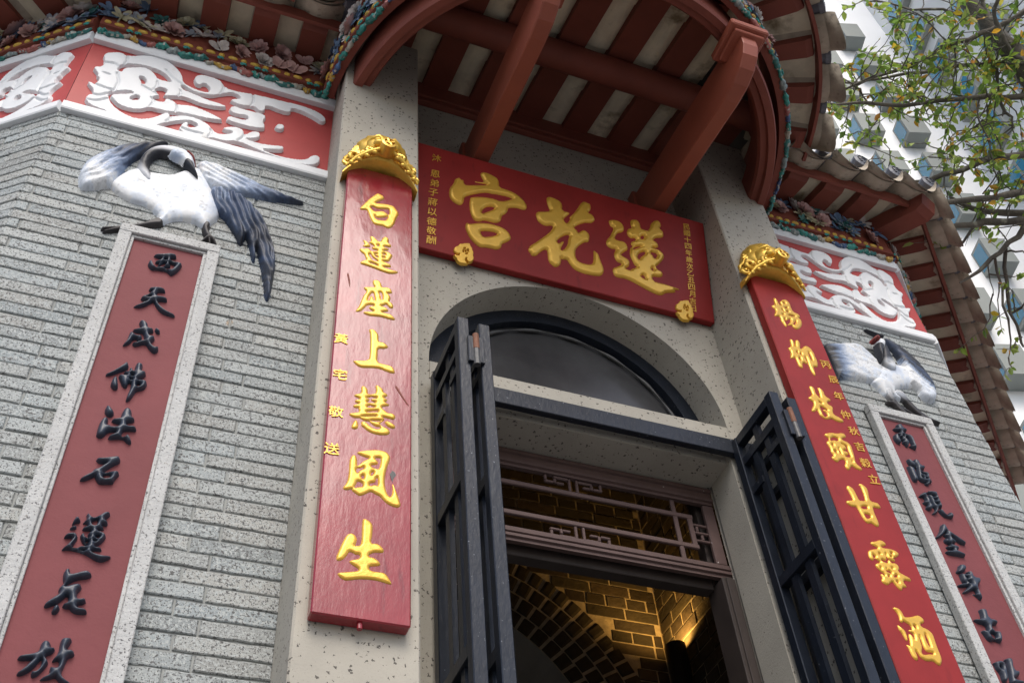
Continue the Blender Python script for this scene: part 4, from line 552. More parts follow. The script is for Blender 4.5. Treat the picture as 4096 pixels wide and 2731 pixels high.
# ------------------------------------------------------------------ iron gates, folded open square to the wall
mb = MB(); mb.box(JL+.03, JR+.10, 2.655, RY-.004, 2.872, 2.954, ch=.003)
gh = mb.build('gate_head_bar', M['iron'], temple)
def gate(xs, label):
    g = thing('folding_gate', label, 'gate', (xs[0], 2.6, FZ), 'folding iron gates at the doorway')
    for li, x in enumerate(xs):
        y0, y1, zt = (2.345, 2.665, 2.935-.012*li) ; w = .021
        mb = MB()
        mb.box(x-w, x+w, y0, y0+.042, FZ+.02, zt, ch=.003); mb.box(x-w, x+w, y1-.04, y1, FZ+.02, zt, ch=.003)
        for z in (zt-.045, 2.20, 1.58, .9, .1): mb.box(x-w+.003, x+w-.003, y0+.0425, y1-.0405, z, z+.042, ch=.002)
        lf = mb.build('leaf_frame', M['iron'], g)
        mb = MB()
        for yy, za, zb in ((y0+.115, FZ+.142, zt-.13), (y0+.205, FZ+.142, zt-.13), (y0+.16, zt-.13, zt-.046)): mb.box(x-.009, x+.009, yy-.017, yy+.017, za, zb)
        mb.box(x-.014, x+.014, y0+.0435, y1-.0415, zt-.150, zt-.115); mb.box(x-.014, x+.014, y0+.0435, y0+.13, zt-.235, zt-.205); mb.box(x-.0135, x+.0135, y0+.20, y1-.0415, zt-.30, zt-.27)
        mb.build('bars', M['iron'], lf)
    xm = (xs[0]+xs[1])/2
    for za, zb, m in ((2.765, 2.84, 'rust'), (2.685, 2.763, 'steel')):
        mb = MB(); mb.tube([(xm, 2.335, za), (xm, 2.335, zb)], [.012, .012], 14); mb.build('hinge_barrel', M[m], g, smooth=False)
    mb = MB(); mb.box(xm-.03, xm+.03, 2.3445-.012, 2.3445, 2.70, 2.83, ch=.002); mb.build('hinge_plate', M['iron'], g)
gate((.905, .985), 'black iron folding gate standing open beside the left granite column')
gate((2.198, 2.275), 'black iron folding gate standing open beside the right granite column')
# ------------------------------------------------------------------ couplet boards with carved lion heads
def lion(parent, cx, z0, w, seed):
    """gilt lion-head carving that caps a board: arched ledge, maned head with brows, eyes and teeth, scrolls and a coin"""
    y0 = 2.398; mb = MB(); r = random.Random(seed)
    def ell(c, rad, nu=16, nv=12, wob=0.0, f=9, tilt=0.0):
        ct, st = math.cos(tilt), math.sin(tilt)
        def fn(s, t):
            a, b = 2*math.pi*s, math.pi*(t-.5); k = 1+wob*math.sin(f*a+6*b+seed)*math.cos(b)+wob*.6*math.sin(2.3*f*a-9*b)
            x, y, z = rad[0]*math.cos(b)*math.cos(a)*k, rad[1]*math.cos(b)*math.sin(a)*k, rad[2]*math.sin(b)*k
            return c[0]+x, c[1]+y*ct-z*st, c[2]+y*st+z*ct
        mb.grid(fn, nu, nv)
    P = lambda x, y, z: (cx+x*.93, y0-y*.85, z0+z*.88)
    low = lambda u: .115*(1-u*u)**.9-.035; dep = lambda u: .055+.060*(1-u*u)
    n = 36; vs = []                                            # arched ledge with a rounded lip
    for i in range(n+1):
        u = -1+2*i/n; x = u*w/2; l, d = low(u), dep(u)
        vs += [P(x, 0, l), P(x, d-.012, l), P(x, d, l+.006), P(x, d+.003, l+.016), P(x, d-.006, l+.026), P(x, d-.02, l+.024), P(x*.97, .02, l+.05), P(x*.97, 0, l+.05)]
    mb.add(vs, [(8*i+j, 8*i+(j+1) % 8, 8*i+8+(j+1) % 8, 8*i+8+j) for i in range(n) for j in range(8)]+[tuple(range(8)), tuple(range(8*n, 8*n+8))[::-1]])
    ell(P(0, .035, .205), (.112, .085, .108), 40, 22, .035, 9)          # mane and skull
    ell(P(0, .085, .175), (.082, .060, .075), 24, 14, .02, 7)
    ell(P(0, .125, .140), (.052, .038, .027)); ell(P(0, .155, .158), (.021, .016, .014)); ell(P(0, .115, .105), (.044, .032, .014))
    for s in (-1, 1):
        ell(P(s*.032, .148, .143), (.026, .022, .018)); ell(P(s*.036, .138, .186), (.017, .014, .013)); ell(P(s*.036, .150, .184), (.008, .006, .007), 10, 8)
        mb.tube([P(s*.012, .140, .196), P(s*.035, .146, .210), P(s*.062, .128, .206), P(s*.078, .10, .190)], [.009, .012, .010, .006], 8)
        mb.tube([P(s*.050, .140, .135), P(s*.066, .122, .118), P(s*.070, .11, .098)], [.008, .009, .005], 8)
        for q in range(3): ell(P(s*(.010+.014*q), .150-.006*q, .118), (.006, .005, .010), 8, 6)
        ell(P(s*.088, .075, .205), (.020, .014, .032), 12, 8, 0, 1, .3)
        for q in range(7):                                      # mane locks
            a = .25+q*.21; b = a+.35; R1, R2 = .10, .128
            mb.tube([P(s*.075*math.sin(a), .118-.03*a, .20+.075*math.cos(a)), P(s*R1*math.sin(a+.1), .092-.02*a, .175+.11*math.cos(a+.1)), P(s*R2*math.sin(b), .05, .165+.118*math.cos(b)), P(s*(R2-.008)*math.sin(b+.12), .03, .165+.112*math.cos(b+.12))], [.005, .0115, .010, .004], 7)
        for (ax, ay, az, R_, tk, turns, dr) in ((.122, .072, .098, .040, .0125, 1.6, 1), (.062, .130, .093, .026, .0095, 1.5, -1), (.094, .108, .078, .018, .008, 1.3, 1), (.148, .055, .055, .022, .009, 1.3, -1)):
            pts, rd = [], []                                   # scrolls
            for i in range(20):
                t = i/19; q = dr*(turns*2*math.pi*t)+1.2; rr = R_*(1-.78*t); pts.append(P(s*(ax+rr*math.cos(q)), ay+.016*t, az+rr*math.sin(q))); rd.append(tk*(1-.35*t))
            mb.tube(pts, rd, 7)
        mb.tube([P(s*.03, .158, .088), P(s*.075, .135, .070), P(s*.12, .108, .040), P(s*.160, .082, -.008)], [.008, .011, .010, .005], 8)
        mb.tube([P(s*.10, .06, .15), P(s*.135, .05, .145), P(s*.158, .04, .11), P(s*.160, .035, .07)], [.008, .012, .011, .006], 8)
        for q in range(4): ell(P(s*(.05+.03*q), .148-.018*q, .062-.018*q), (.012, .010, .009), 8, 6)
    for q in range(5): mb.tube([P(-.04+.02*q, .11-.004*abs(q-2), .225+.012*(2-abs(q-2))), P(-.05+.025*q, .085, .262+.018*(2-abs(q-2))), P(-.04+.02*q, .05, .285+.008*(2-abs(q-2)))], [.009, .011, .006], 7)
    cz, cy, nc = z0+.083, y0-.172, 28; R1, R2, R3 = .031, .022, .009
    for ra, rb, ya, yb in ((R1, R1, cy+.05, cy), (R1, R2, cy, cy-.003), (R2, R3, cy+.006, cy+.006), (R3, .001, cy-.003, cy-.004), (R2, R2, cy-.003, cy+.006)):
        vv = [(cx+ra*math.cos(2*math.pi*i/nc), ya, cz+ra*math.sin(2*math.pi*i/nc)) for i in range(nc)]+[(cx+rb*math.cos(2*math.pi*i/nc), yb, cz+rb*math.sin(2*math.pi*i/nc)) for i in range(nc)]
        mb.add(vv, [(i, (i+1) % nc, nc+(i+1) % nc, nc+i) for i in range(nc)])
    for q in range(4):
        a = q*math.pi/2+.4; mb.tube([(cx+.006*math.cos(a), cy, cz+.006*math.sin(a)), (cx+R2*math.cos(a), cy, cz+R2*math.sin(a))], [.0055, .0055], 6)
    o = mb.build('lion_head', M['gold_carved'], parent, smooth=True); o.data.set_sharp_from_angle(angle=math.radians(50))
def couplet(x0, x1, keys, lac, label, small, smallpos, lion_x, seed, gouges=()):
    zb, zt = 1.618, 3.74
    t = thing('couplet_board', label, 'signboard', ((x0+x1)/2, 2.39, zb), 'couplet boards on the columns')
    mb = MB(); mb.box(x0, x1, 2.355, 2.398, zb, zt, ch=.004); mb.build('board', lac, t)
    for k in keys: relief(k, 'character', t, M['gold'], lambda u, v, h: (u, 2.355-h, v), .006, .007, .0022, flat=True)
    for ch, (x, z) in zip(small, smallpos): glyph(ch, 'small_character', t, M['gold'], (x, 2.354, z), (1, 0, 0), (0, 0, 1), .047)
    for pts in gouges:                                          # gouges and a knot hole in the lacquer
        m2 = MB(); m2.prism(pts, 'y', 2.3535, 2.356); m2.build('gouge', M['lamp_black'] if len(pts) == 6 else M['wood'], t)
    lion(t, lion_x, 3.690, .335, seed); mb = MB(); mb.tube([((x0+x1)/2, 2.372, zb-.018), ((x0+x1)/2, 2.372, zb+.01)], [.008, .008], 10); mb.build('peg', M['lacquer'], t)
couplet(.447, .717, ['L%d' % i for i in range(7)], M['lacquer'], 'shiny red board with gold characters on the left column, the one with a glossy sheen', '黃宅敬送',
        [(.472, 2.684), (.477, 2.513), (.473, 2.345), (.469, 2.19)], .581, 0, [[(.477, 3.040), (.4815, 3.034), (.4885, 2.995), (.4895, 2.962), (.485, 2.980), (.479, 3.010), (.476, 3.032)], [(.662, 2.520), (.668, 2.512), (.690, 2.470), (.708, 2.437), (.699, 2.446), (.672, 2.490), (.661, 2.510)],
        [(.656, 2.150), (.664, 2.146), (.668, 2.136), (.661, 2.122), (.657, 2.105), (.649, 2.134)]])
couplet(2.309, 2.574, ['R%d' % i for i in range(7)], M['lacquer_smooth'], 'matte red board with yellow gold characters on the right column beside the open gate', '丙辰年仲秋吉穀立',
        [(2.537, 3.204), (2.545, 3.115), (2.536, 3.016), (2.531, 2.908), (2.538, 2.82), (2.535, 2.735), (2.531, 2.65), (2.538, 2.57)], 2.425, 2)

# ------------------------------------------------------------------ name plaque over the arch, leaning forward
_e = np.array([0, -.145, .605]); _e /= np.linalg.norm(_e); _pn = np.array([0, -_e[2], _e[1]]); PO = np.array([0, 2.65, 3.715])
onp = lambda u, v, h: PO+np.array([u, 0, 0])+_e*v+_pn*h
plq = thing('name_plaque', 'wide red plaque with three large gold characters leaning out over the arch', 'plaque', (1.52, 2.66, 3.70))
mb = MB(); pv = 0.622; mb.box(.762, 2.284, 0, pv, -.04, 0, ch=.004, xf=lambda x, y, z: tuple(onp(x, y, z))); mb.build('board', M['lacquer_smooth'], plq)
for k in ('N0', 'N1', 'N2'): relief(k, 'character', plq, M['gold'], onp, .012, .012, .0030, flat=True)
for sx in (0, 1):
    du = 1.085 if sx else 0
    o = relief('Q', 'gold_seal', plq, M['gold'], (lambda u, v, h: onp(u+du, v, h)), .010, .003, .0016, flat=True)
for i, ch in enumerate('民國十四年歲次乙丑四月吉日'): glyph(ch, 'small_character', plq, M['gold'], onp(2.181-.008*i/12, .562-.0425*i, .001), (1, 0, 0), _e, .036)
for ch, (u, v) in zip('沐恩弟子蔣以德敬酬', [(.883, .55), (.882, .45), (.882, .392), (.880, .334), (.881, .276), (.883, .218), (.883, .161), (.885, .108), (.888, .055)]):
    glyph(ch, 'small_character', plq, M['gold'], onp(u, v, .001), (1, 0, 0), _e, .044)

# ------------------------------------------------------------------ stone-framed inscription panels on the brick
def panel(x0, x1, keys, label):
    t = thing('inscription_panel', label, 'inscription', ((x0+x1)/2, WY, .4), 'framed inscription panels on the brick walls')
    zt, zb, w = 3.345, .35, .045
    yb = WY-.004; yf = yb-.038
    mb = MB()
    for a, b in ((x0, x0+w), (x1-w, x1)):
        o_ = -1 if a == x0 else 1
        mb.box(a, b, yf, yb, zb, zt-w-.0005, ch=.003); ins = (b, b+.012) if a == x0 else (a-.012, a); mb.box(*ins, yf+.012, yb, zb, zt-w-.0125, ch=.002)
    mb.box(x0, x1, yf, yb, zt-w, zt, ch=.003); mb.box(x0+w+.0005, x1-w-.0005, yf+.012, yb, zt-w-.012, zt-w-.0005, ch=.002)
    mb.build('stone_frame', M['frame_stone'], t)
    mb = MB(); yp = yb-.014; mb.box(x0+w+.003, x1-w-.003, yp, yb, zb, zt-w-.003); mb.build('red_field', M['insc'], t)
    for k in keys: relief(k, 'character', t, M['ink'], lambda u, v, h: (u, yp-h, v), .022, .013, .0026)
panel(-.328, .037, ['A%d' % i for i in range(9)], 'faded red inscription panel with dark blue characters on the left brick wall')
panel(2.967, 3.322, ['B%d' % i for i in range(7)], 'faded red inscription panel with dark blue characters on the right brick wall')

# ------------------------------------------------------------------ crane reliefs
YB = WY-.002
def at_wall(H, lift):
    k = (YB-lift-.55*H)/2.625; return lambda u, v, h: (u*k, YB-lift-h, v*k)
def lerp(a, b, t): return np.asarray(a)+(np.asarray(b)-np.asarray(a))*np.clip(t, 0, 1)[:, None]
WHT, GRY, NVY, BLK, RED = (.72, .74, .76), (.27, .34, .47), (.04, .065, .125), (.02, .022, .03), (.22, .03, .025)
def vnoise(u, v, f, seed=0):
    x, y = u*f, v*f; i, j = np.floor(x).astype(int), np.floor(y).astype(int); a, b = x-i, y-j; a, b = a*a*(3-2*a), b*b*(3-2*b)
    h = lambda p, q: np.modf(np.abs(np.sin(p*127.1+q*311.7+seed*74.7)*43758.5453))[0]
    return (h(i, j)*(1-a)+h(i+1, j)*a)*(1-b)+(h(i, j+1)*(1-a)+h(i+1, j+1)*a)*b
def smudge(cols, u, v):
    n = .6*vnoise(u, v*.6, 26, 1)+.4*vnoise(u, v, 70, 2); d = vnoise(u, v, 55, 5)*.6+vnoise(u, v, 140, 7)*.4
    c = cols*(1-.16*np.clip((n-.5)*3, 0, 1))[:, None]*np.where(n[:, None] > .5, np.array([[.93, .98, 1.06]]), 1)
    return c*(1-.35*np.clip((d-.70)*7, 0, 1))[:, None]
def grad(axis_a, axis_b, cols, streak=0, ang=0.0):
    """paint running along a line from a to b through a list of colours, with brushed streaks"""
    a, b = np.array(axis_a), np.array(axis_b); ab = b-a; L2 = ab @ ab
    def f(u, v, S, h):
        t = ((u-a[0])*ab[0]+(v-a[1])*ab[1])/L2; s = ((u-a[0])*ab[1]-(v-a[1])*ab[0])/math.sqrt(L2)
        t = t+streak*(.6*np.sin(s*290+3*np.sin(t*9)+5*np.sin(s*47))+.7*np.sin(s*117+t*5+4*np.sin(s*31))+.4*np.sin(s*611+t*40)); t = np.clip(t, 0, .9999)*(len(cols)-1)
        i = t.astype(int); out = np.zeros((len(u), 3)); cs = np.array(cols)
        out = cs[i]+(cs[np.minimum(i+1, len(cols)-1)]-cs[i])*(t-i)[:, None]
        st = vnoise(s, t*2, 150, 3); return smudge(out, u, v)*(1-.25*np.clip((st-.55)*4, 0, 1))[:, None]
    return f
feath = lambda ax, amp, fr_: (lambda U, V, S: amp*np.sin((U*ax[0]+V*ax[1])*fr_+5*vnoise(U, V, 14, 4))*(.5+vnoise(U, V, 30, 9))*np.clip(S/.02, 0, 1))
tl = thing('crane_relief', 'white plaster crane with bowed neck and long dark tail above the left inscription panel', 'relief', (-.1, WY, 3.35), 'painted crane reliefs on the brick')
R_ = lambda k, n, H, w, colr, lift=0.0, mod=None, par=tl, cell=.004: relief(k, n, par, M['plumage'], at_wall(H, lift), H, w, cell, colour=colr, mod=mod)
c = lambda k: np.array([(bounds(k)[0]+bounds(k)[1])/2, (bounds(k)[2]+bounds(k)[3])/2])
lw, rw_, tlb = bounds('c_lw'), bounds('c_rw'), bounds('c_tail')
R_('c_rw', 'wing', .030, .030, grad((rw_[0], rw_[3]-.02), (rw_[1]-.02, rw_[2]), [WHT, WHT, GRY, NVY, BLK], .05), mod=feath((.55, 1), .003, 210))
R_('c_lw', 'wing', .040, .040, grad((lw[0]+.02, lw[2]), (lw[1]-.04, lw[3]), [WHT, WHT, GRY, NVY, BLK, BLK], .07), mod=feath((1, -.6), .003, 150))
R_('c_tail', 'tail', .034, .016, grad((tlb[0], tlb[3]), (tlb[1], tlb[2]), [GRY, NVY, NVY, BLK, NVY, BLK, NVY], .07), mod=feath((1, .35), .008, 210))
def spot(col0, spots):
    def f(u, v, S, h):
        o = np.tile(np.array(col0), (len(u), 1)); 
        for (x, y, r, col, k) in spots: o = lerp(o, np.tile(col, (len(u), 1)), k*np.clip(1.3-np.hypot(u-x, v-y)/r, 0, 1))
        return smudge(o, u, v)
    return f
cb = bounds('c_body'); ck = bounds('c_neck'); d_b = bounds('d_body')
R_('c_body', 'body', .028, .050, spot(WHT, [(cb[0]+.13, cb[3]-.035, .045, BLK, .85), (cb[1]-.03, cb[2]+.18, .05, GRY, .6)]))
NCX, NCZ, NR = -.250, 3.795, .082
def neck_col():
    def f(u, v, S, h):                                          # black along the inside of the bend, white outside
        r = np.hypot((u-NCX)*1.0, (v-NCZ)*1.0); t = np.clip((r-NR)/.026-.15, 0, 1)
        return lerp(np.tile(BLK, (len(u), 1)), np.tile((.58, .60, .64), (len(u), 1)), t)
    return f
R_('c_neck', 'neck', .030, .022, neck_col(), lift=.008)
R_('c_head', 'head', .032, .022, spot(WHT, [(c('c_head')[0]-.03, c('c_head')[1]+.0, .03, GRY, .7)]), lift=.024)
R_('c_crest', 'crest', .038, .012, spot(RED, []), lift=.022, mod=feath((1, 1), .004, 400))
R_('c_beak', 'beak', .036, .016, spot(BLK, []), lift=.02)
for k in ('c_legl', 'c_legr'): R_(k, 'leg', .020, .010, spot((.035, .03, .03), []), cell=.003)
tr = thing('crane_relief', 'white plaster crane with spread wings and red crown above the right inscription panel', 'relief', (3.2, WY, 3.35), 'painted crane reliefs on the brick')
lw, rw_ = bounds('d_lw'), bounds('d_rw')
R_('d_lw', 'wing', .032, .050, grad((lw[1]-.05, (lw[2]+lw[3])/2), (lw[0]-.01, (lw[2]+lw[3])/2), [WHT, WHT, WHT, WHT, WHT, GRY, BLK, BLK], .05), mod=feath((.15, 1), .0015, 120), par=tr)
R_('d_rw', 'wing', .036, .030, grad((3.275, 3.707), (3.392, 3.782), [WHT, WHT, WHT, WHT, GRY, BLK, NVY, BLK], .04), mod=feath((.8, 1), .0015, 150), par=tr)
R_('d_tip', 'wing_tip', .02, .008, spot(BLK, []), par=tr, cell=.003)
R_('d_body', 'body', .034, .070, spot(WHT, [((d_b[0]+d_b[1])/2, d_b[3]-.06, .06, GRY, .4)]), par=tr)
R_('d_neck', 'neck', .030, .022, spot(BLK, [(c('d_neck')[0], bounds('d_neck')[2]+.03, .05, WHT, .8)]), lift=.022, par=tr)
R_('d_head', 'head', .034, .020, spot(WHT, []), lift=.036, par=tr, cell=.003)
R_('d_crest', 'crest', .040, .012, spot(RED, []), lift=.036, mod=feath((1, 1), .004, 400), par=tr, cell=.003)
R_('d_beak', 'beak', .036, .014, spot(BLK, []), lift=.038, par=tr, cell=.003)
R_('d_leg', 'leg', .022, .010, grad((3.2, 3.52), (3.22, 3.44), [WHT, (.035, .03, .03)]), par=tr, cell=.003)
# ------------------------------------------------------------------ carved friezes, eaves, canopy
R0, OCX, OCY = 1.165, 1.533, 2.60
circ = lambda u, z, o: (OCX+(R0+o)*math.cos(u/R0), OCY-(R0+o)*math.sin(u/R0), z)
def frame_at(mp, u, z, o):
    p = Vector(mp(u, z, o)); t = (Vector(mp(u+.002, z, o))-Vector(mp(u-.002, z, o))).normalized(); n = (Vector(mp(u, z, o+.01))-p).normalized()
    if t.cross(Vector((0, 0, 1))).dot(n) < 0: pass
    return p, t, Vector((0, 0, 1)), n
def mat_at(mp, u, z, o, rot=0.0, s=1.0, tilt=0.0):
    p, t, up, n = frame_at(mp, u, z, o)
    m = Matrix((t, up, n)).transposed().to_4x4() @ Matrix.Rotation(rot, 4, 'Z') @ Matrix.Rotation(tilt, 4, 'X') @ Matrix.Diagonal((s, s, s, 1))
    return Matrix.Translation(p) @ m
def petal(mb, a, r0, r1, w, lift, curl, n=4, cup=.3):
    ca, sa = math.cos(a), math.sin(a); vs = []
    for i in range(n+1):
        t = i/n; rr = r0+(r1-r0)*t; ww = w*math.sin(math.pi*min(.98, .12+.80*t))**.7
        for j in (-1, 0, 1):
            x, y = rr, j*ww; zz = lift*t+curl*t*t+cup*abs(j)*ww
            vs.append((x*ca-y*sa, x*sa+y*ca, zz))
    mb.add(vs, [(i*3+j, (i+1)*3+j, (i+1)*3+j+1, i*3+j+1) for i in range(n) for j in (0, 1)])
def mesh_of(mb, name):
    me = bpy.data.meshes.new(name); me.from_pydata(mb.v, [], mb.f); me.update(); me.polygons.foreach_set('use_smooth', [True]*len(me.polygons)); return me
def flower_mesh(seed):
    r = random.Random(seed); mb = MB()
    for k, (n, r1, lift, w) in enumerate(((9, .062, .010, .022), (7, .046, .030, .019), (5, .026, .040, .013))):
        for i in range(n): petal(mb, 2*math.pi*(i+.4*k+r.uniform(-.2, .2))/n, .004, r1*r.uniform(.85, 1.1), w, lift, .006 if k == 0 else -.004, cup=.35)
    return mb
def leaf_mesh(seed):
    r = random.Random(seed); mb = MB()
    for i in range(5): petal(mb, r.uniform(-.3, .3)+i*1.26, .004, r.uniform(.035, .066), .013, .012, .004, n=6, cup=.55)
    mb.tube([(-.05, -.01, .004), (0, 0, .008), (.05, .012, .004)], [.004, .005, .003], 5)
    return mb
def wing_mesh(seed):
    mb = MB()
    for a, l, w in ((.5, .06, .026), (math.pi-.5, .06, .026), (-.55, .045, .02), (math.pi+.55, .045, .02)): petal(mb, a, .004, l, w, .014, .004, cup=.2)
    mb.tube([(0, -.03, .012), (0, .03, .014)], [.005, .006], 6); return mb
PROTO = {}
for k, fn in (('flower', flower_mesh), ('leaf', leaf_mesh), ('butterfly', wing_mesh)):
    for v in range(3):
        PROTO[k, v] = fn(v*7+1)
_pm = {}
def proto(kind, v, mat):
    if (kind, v, mat) not in _pm: me = mesh_of(PROTO[kind, v], kind); me.materials.append(M[mat]); _pm[kind, v, mat] = me
    return _pm[kind, v, mat]
def frieze(mp, u0, u1, seed, o0=.0, zb=4.70, zt=5.03, sparse=False):
    r = random.Random(seed); n = max(2, int((u1-u0)/.08)); mb = MB()
    prof = [(o0-.02, zt), (o0-.02, zb), (o0+.018, zb), (o0+.018, zb+.035), (o0+.032, zb+.04), (o0+.032, zb+.092), (o0+.022, zb+.098), (o0+.020, zt)]
    m = len(prof); vs = []
    for i in range(n+1): vs += [mp(u0+(u1-u0)*i/n, z, o) for o, z in prof]
    mb.add(vs, [(i*m+j, i*m+(j+1) % m, (i+1)*m+(j+1) % m, (i+1)*m+j) for i in range(n) for j in range(m)]+[tuple(range(m)), tuple(range(n*m, (n+1)*m))[::-1]])
    fz = mb.build('carved_frieze', M['wood'], temple)
    mb = MB(); u = u0+.03; k = 0                                  # gilt bead moulding, long and short beads in turn
    while u < u1-.03:
        a, b = (.024 if k % 2 else .016), .0135; vs = []
        for i in range(5):
            ph = math.pi/2*i/4
            for j in range(12):
                q = 2*math.pi*j/12; vs.append(mp(u+a*math.cos(ph)*math.copysign(abs(math.cos(q))**.7, math.cos(q)), zb+.070+b*math.cos(ph)*math.sin(q), o0+.030+.011*math.sin(ph)))
        mb.add(vs, [(i*12+j, i*12+(j+1) % 12, (i+1)*12+(j+1) % 12, (i+1)*12+j) for i in range(4) for j in range(12)]); u += .052; k += 1
    mb.build('bead_moulding', M['f_yellow'], fz, smooth=True)
    mb = MB(); pal = [(.025, .22, .19), (.03, .17, .16), (.40, .37, .31), (.48, .29, .045), (.05, .10, .22), (.38, .12, .10), (.03, .25, .21), (.24, .29, .29)]
    u = u0; k = 0                                                  # glazed garland of rolling leaves along the lower edge
    while u < u1:
        l = r.uniform(.03, .075); col = pal[k % len(pal)] if r.random() < .75 else r.choice(pal); th = r.uniform(.009, .018); dz = .010*math.sin(u*40)
        def fn(s, t, u=u, l=l, th=th, dz=dz, ph=r.uniform(0, 6)):
            q = 2*math.pi*t; w = th*math.sin(math.pi*min(.97, max(.03, s)))**.5*(1+.22*math.sin(s*16+ph))
            return mp(min(max(u+l*(s*1.25-.12), u0), u1), zb-.002+dz+.016*math.sin(s*5+ph)*.5+w*math.cos(q)*1.25, o0+.022+w*math.sin(q)*1.1)
        k0 = len(mb.f); mb.grid(fn, 8, 8, col)
        for q in range(k0, len(mb.f)):
            f_ = r.uniform(.55, 1.15); mb.c[q] = tuple(x*f_ for x in col) if r.random() > .10 else (.36, .38, .34)
        if r.random() < .4:                                        # curled tendril
            pts = [mp(min(max(u+.02+.016*math.cos(q*.9)*(1-q/9), u0), u1), zb+.028+.012*math.sin(q*.9)*(1-q/9), o0+.04) for q in range(8)]
            mb.tube(pts, [.005-.0004*i for i in range(8)], 6, (.03, .30, .27))
        u += l; k += 1
    mb.build('garland', M['glaze'], fz, smooth=True)
    for row, (za, zc) in enumerate(((.135, .20), (.215, .285))):   # flowers, leaf sprays and butterflies above, in two loose rows
        u = u0+.05+.04*row
        while u < u1-.04:
            z = zb+r.uniform(za, zc); z = min(z, zt-.05); kind = r.random()
            if kind < .42: inst(proto('flower', r.randrange(3), r.choice(('f_white', 'f_pink', 'f_pale', 'f_white', 'f_pink'))), 'flower', fz, mat_at(mp, u, z, o0+.024, r.uniform(0, 6), r.uniform(.75, 1.15), r.uniform(.1, .6)))
            elif kind < .90:
                for q in range(2): inst(proto('leaf', r.randrange(3), r.choice(('f_blue', 'f_grey', 'f_green', 'f_blue', 'f_white', 'f_pale'))), 'leaf_spray', fz, mat_at(mp, u+r.uniform(-.05, .05), z+r.uniform(-.04, .04), o0+.022, r.uniform(0, 6), r.uniform(.8, 1.2), .15))
            else: inst(proto('butterfly', 0, r.choice(('f_white', 'f_blue', 'f_pink'))), 'butterfly', fz, mat_at(mp, u, z, o0+.026, r.uniform(-.8, .8), r.uniform(.8, 1.0), .2))
            u += r.uniform(.06, .115)
    return fz
wallmap = lambda mp: (lambda u, z, o: mp(u, z, o+.02))
FR = wallmap(front)
frieze(FR, WL, .405, 21); frieze(FR, 2.624, WR, 22); frieze(wallmap(left_face), .0, 1.5, 23); frieze(wallmap(right_face), .0, 2.2, 24)
frieze(circ, R0*math.radians(2), R0*math.radians(178), 25, zb=4.585, zt=5.02)

def drip_proto():
    mb = MB(); W_, sag = .116, .075
    def fn(s, t):
        x = -W_+2*W_*s; y = .02+.33*t; zz = -sag*(1-(x/W_)**2)-.30*(y-.02)
        return x, y, zz+.0
    vs0 = len(mb.v); mb.grid(fn, 10, 4); mb.grid(lambda s, t: (fn(s, t)[0], fn(s, t)[1], fn(s, t)[2]+.014), 10, 4)
    lip = lambda s, t: (fn(s, 1)[0]*(1-.10*t*t), fn(s, 1)[1]+.050*t, fn(s, 1)[2]+.014-(.012+.085*math.cos((s-.5)*math.pi)**.8)*t)
    mb.grid(lip, 10, 4); mb.grid(lambda s, t: (lip(s, t)[0], lip(s, t)[1]+.012, lip(s, t)[2]), 10, 4)
    return mb
def cap_proto():
    mb = MB(); r_ = .05; n = 16
    c0 = lambda y: .052-.30*(y-.02)
    pts = [(0, y, c0(y)) for y in (.05, .36)]; mb.tube(pts, [r_, r_], n)
    e_ = pts[1]
    for ra, rb, dy in ((.058, .058, 0), (.058, .040, .006), (.040, .036, .002), (.036, .012, .005), (.012, .001, .008)):
        vv = [(ra*math.cos(2*math.pi*i/n), e_[1]+(.012 if ra == .058 and rb == .058 else .012), e_[2]+ra*math.sin(2*math.pi*i/n)) for i in range(n)]
        ww = [(rb*math.cos(2*math.pi*i/n), e_[1]+.012+dy-(.03 if ra == rb else 0), e_[2]+rb*math.sin(2*math.pi*i/n)) for i in range(n)]
        mb.add(vv+ww, [(i, (i+1) % n, n+(i+1) % n, n+i) for i in range(n)])
    for q in range(7):
        a = 2*math.pi*q/7; mb.tube([(.030*math.cos(a), e_[1]+.016, e_[2]+.030*math.sin(a)), (.018*math.cos(a+.5), e_[1]+.02, e_[2]+.018*math.sin(a+.5))], [.005, .004], 5)
    return mb
DRIP = mesh_of(drip_proto(), 'drip_tile'); DRIP.materials.append(M['drip']); CAPM = mesh_of(cap_proto(), 'cap_tile'); CAPM.materials.append(M['cap'])
CAPM.polygons.foreach_set('use_smooth', [False]*len(CAPM.polygons))
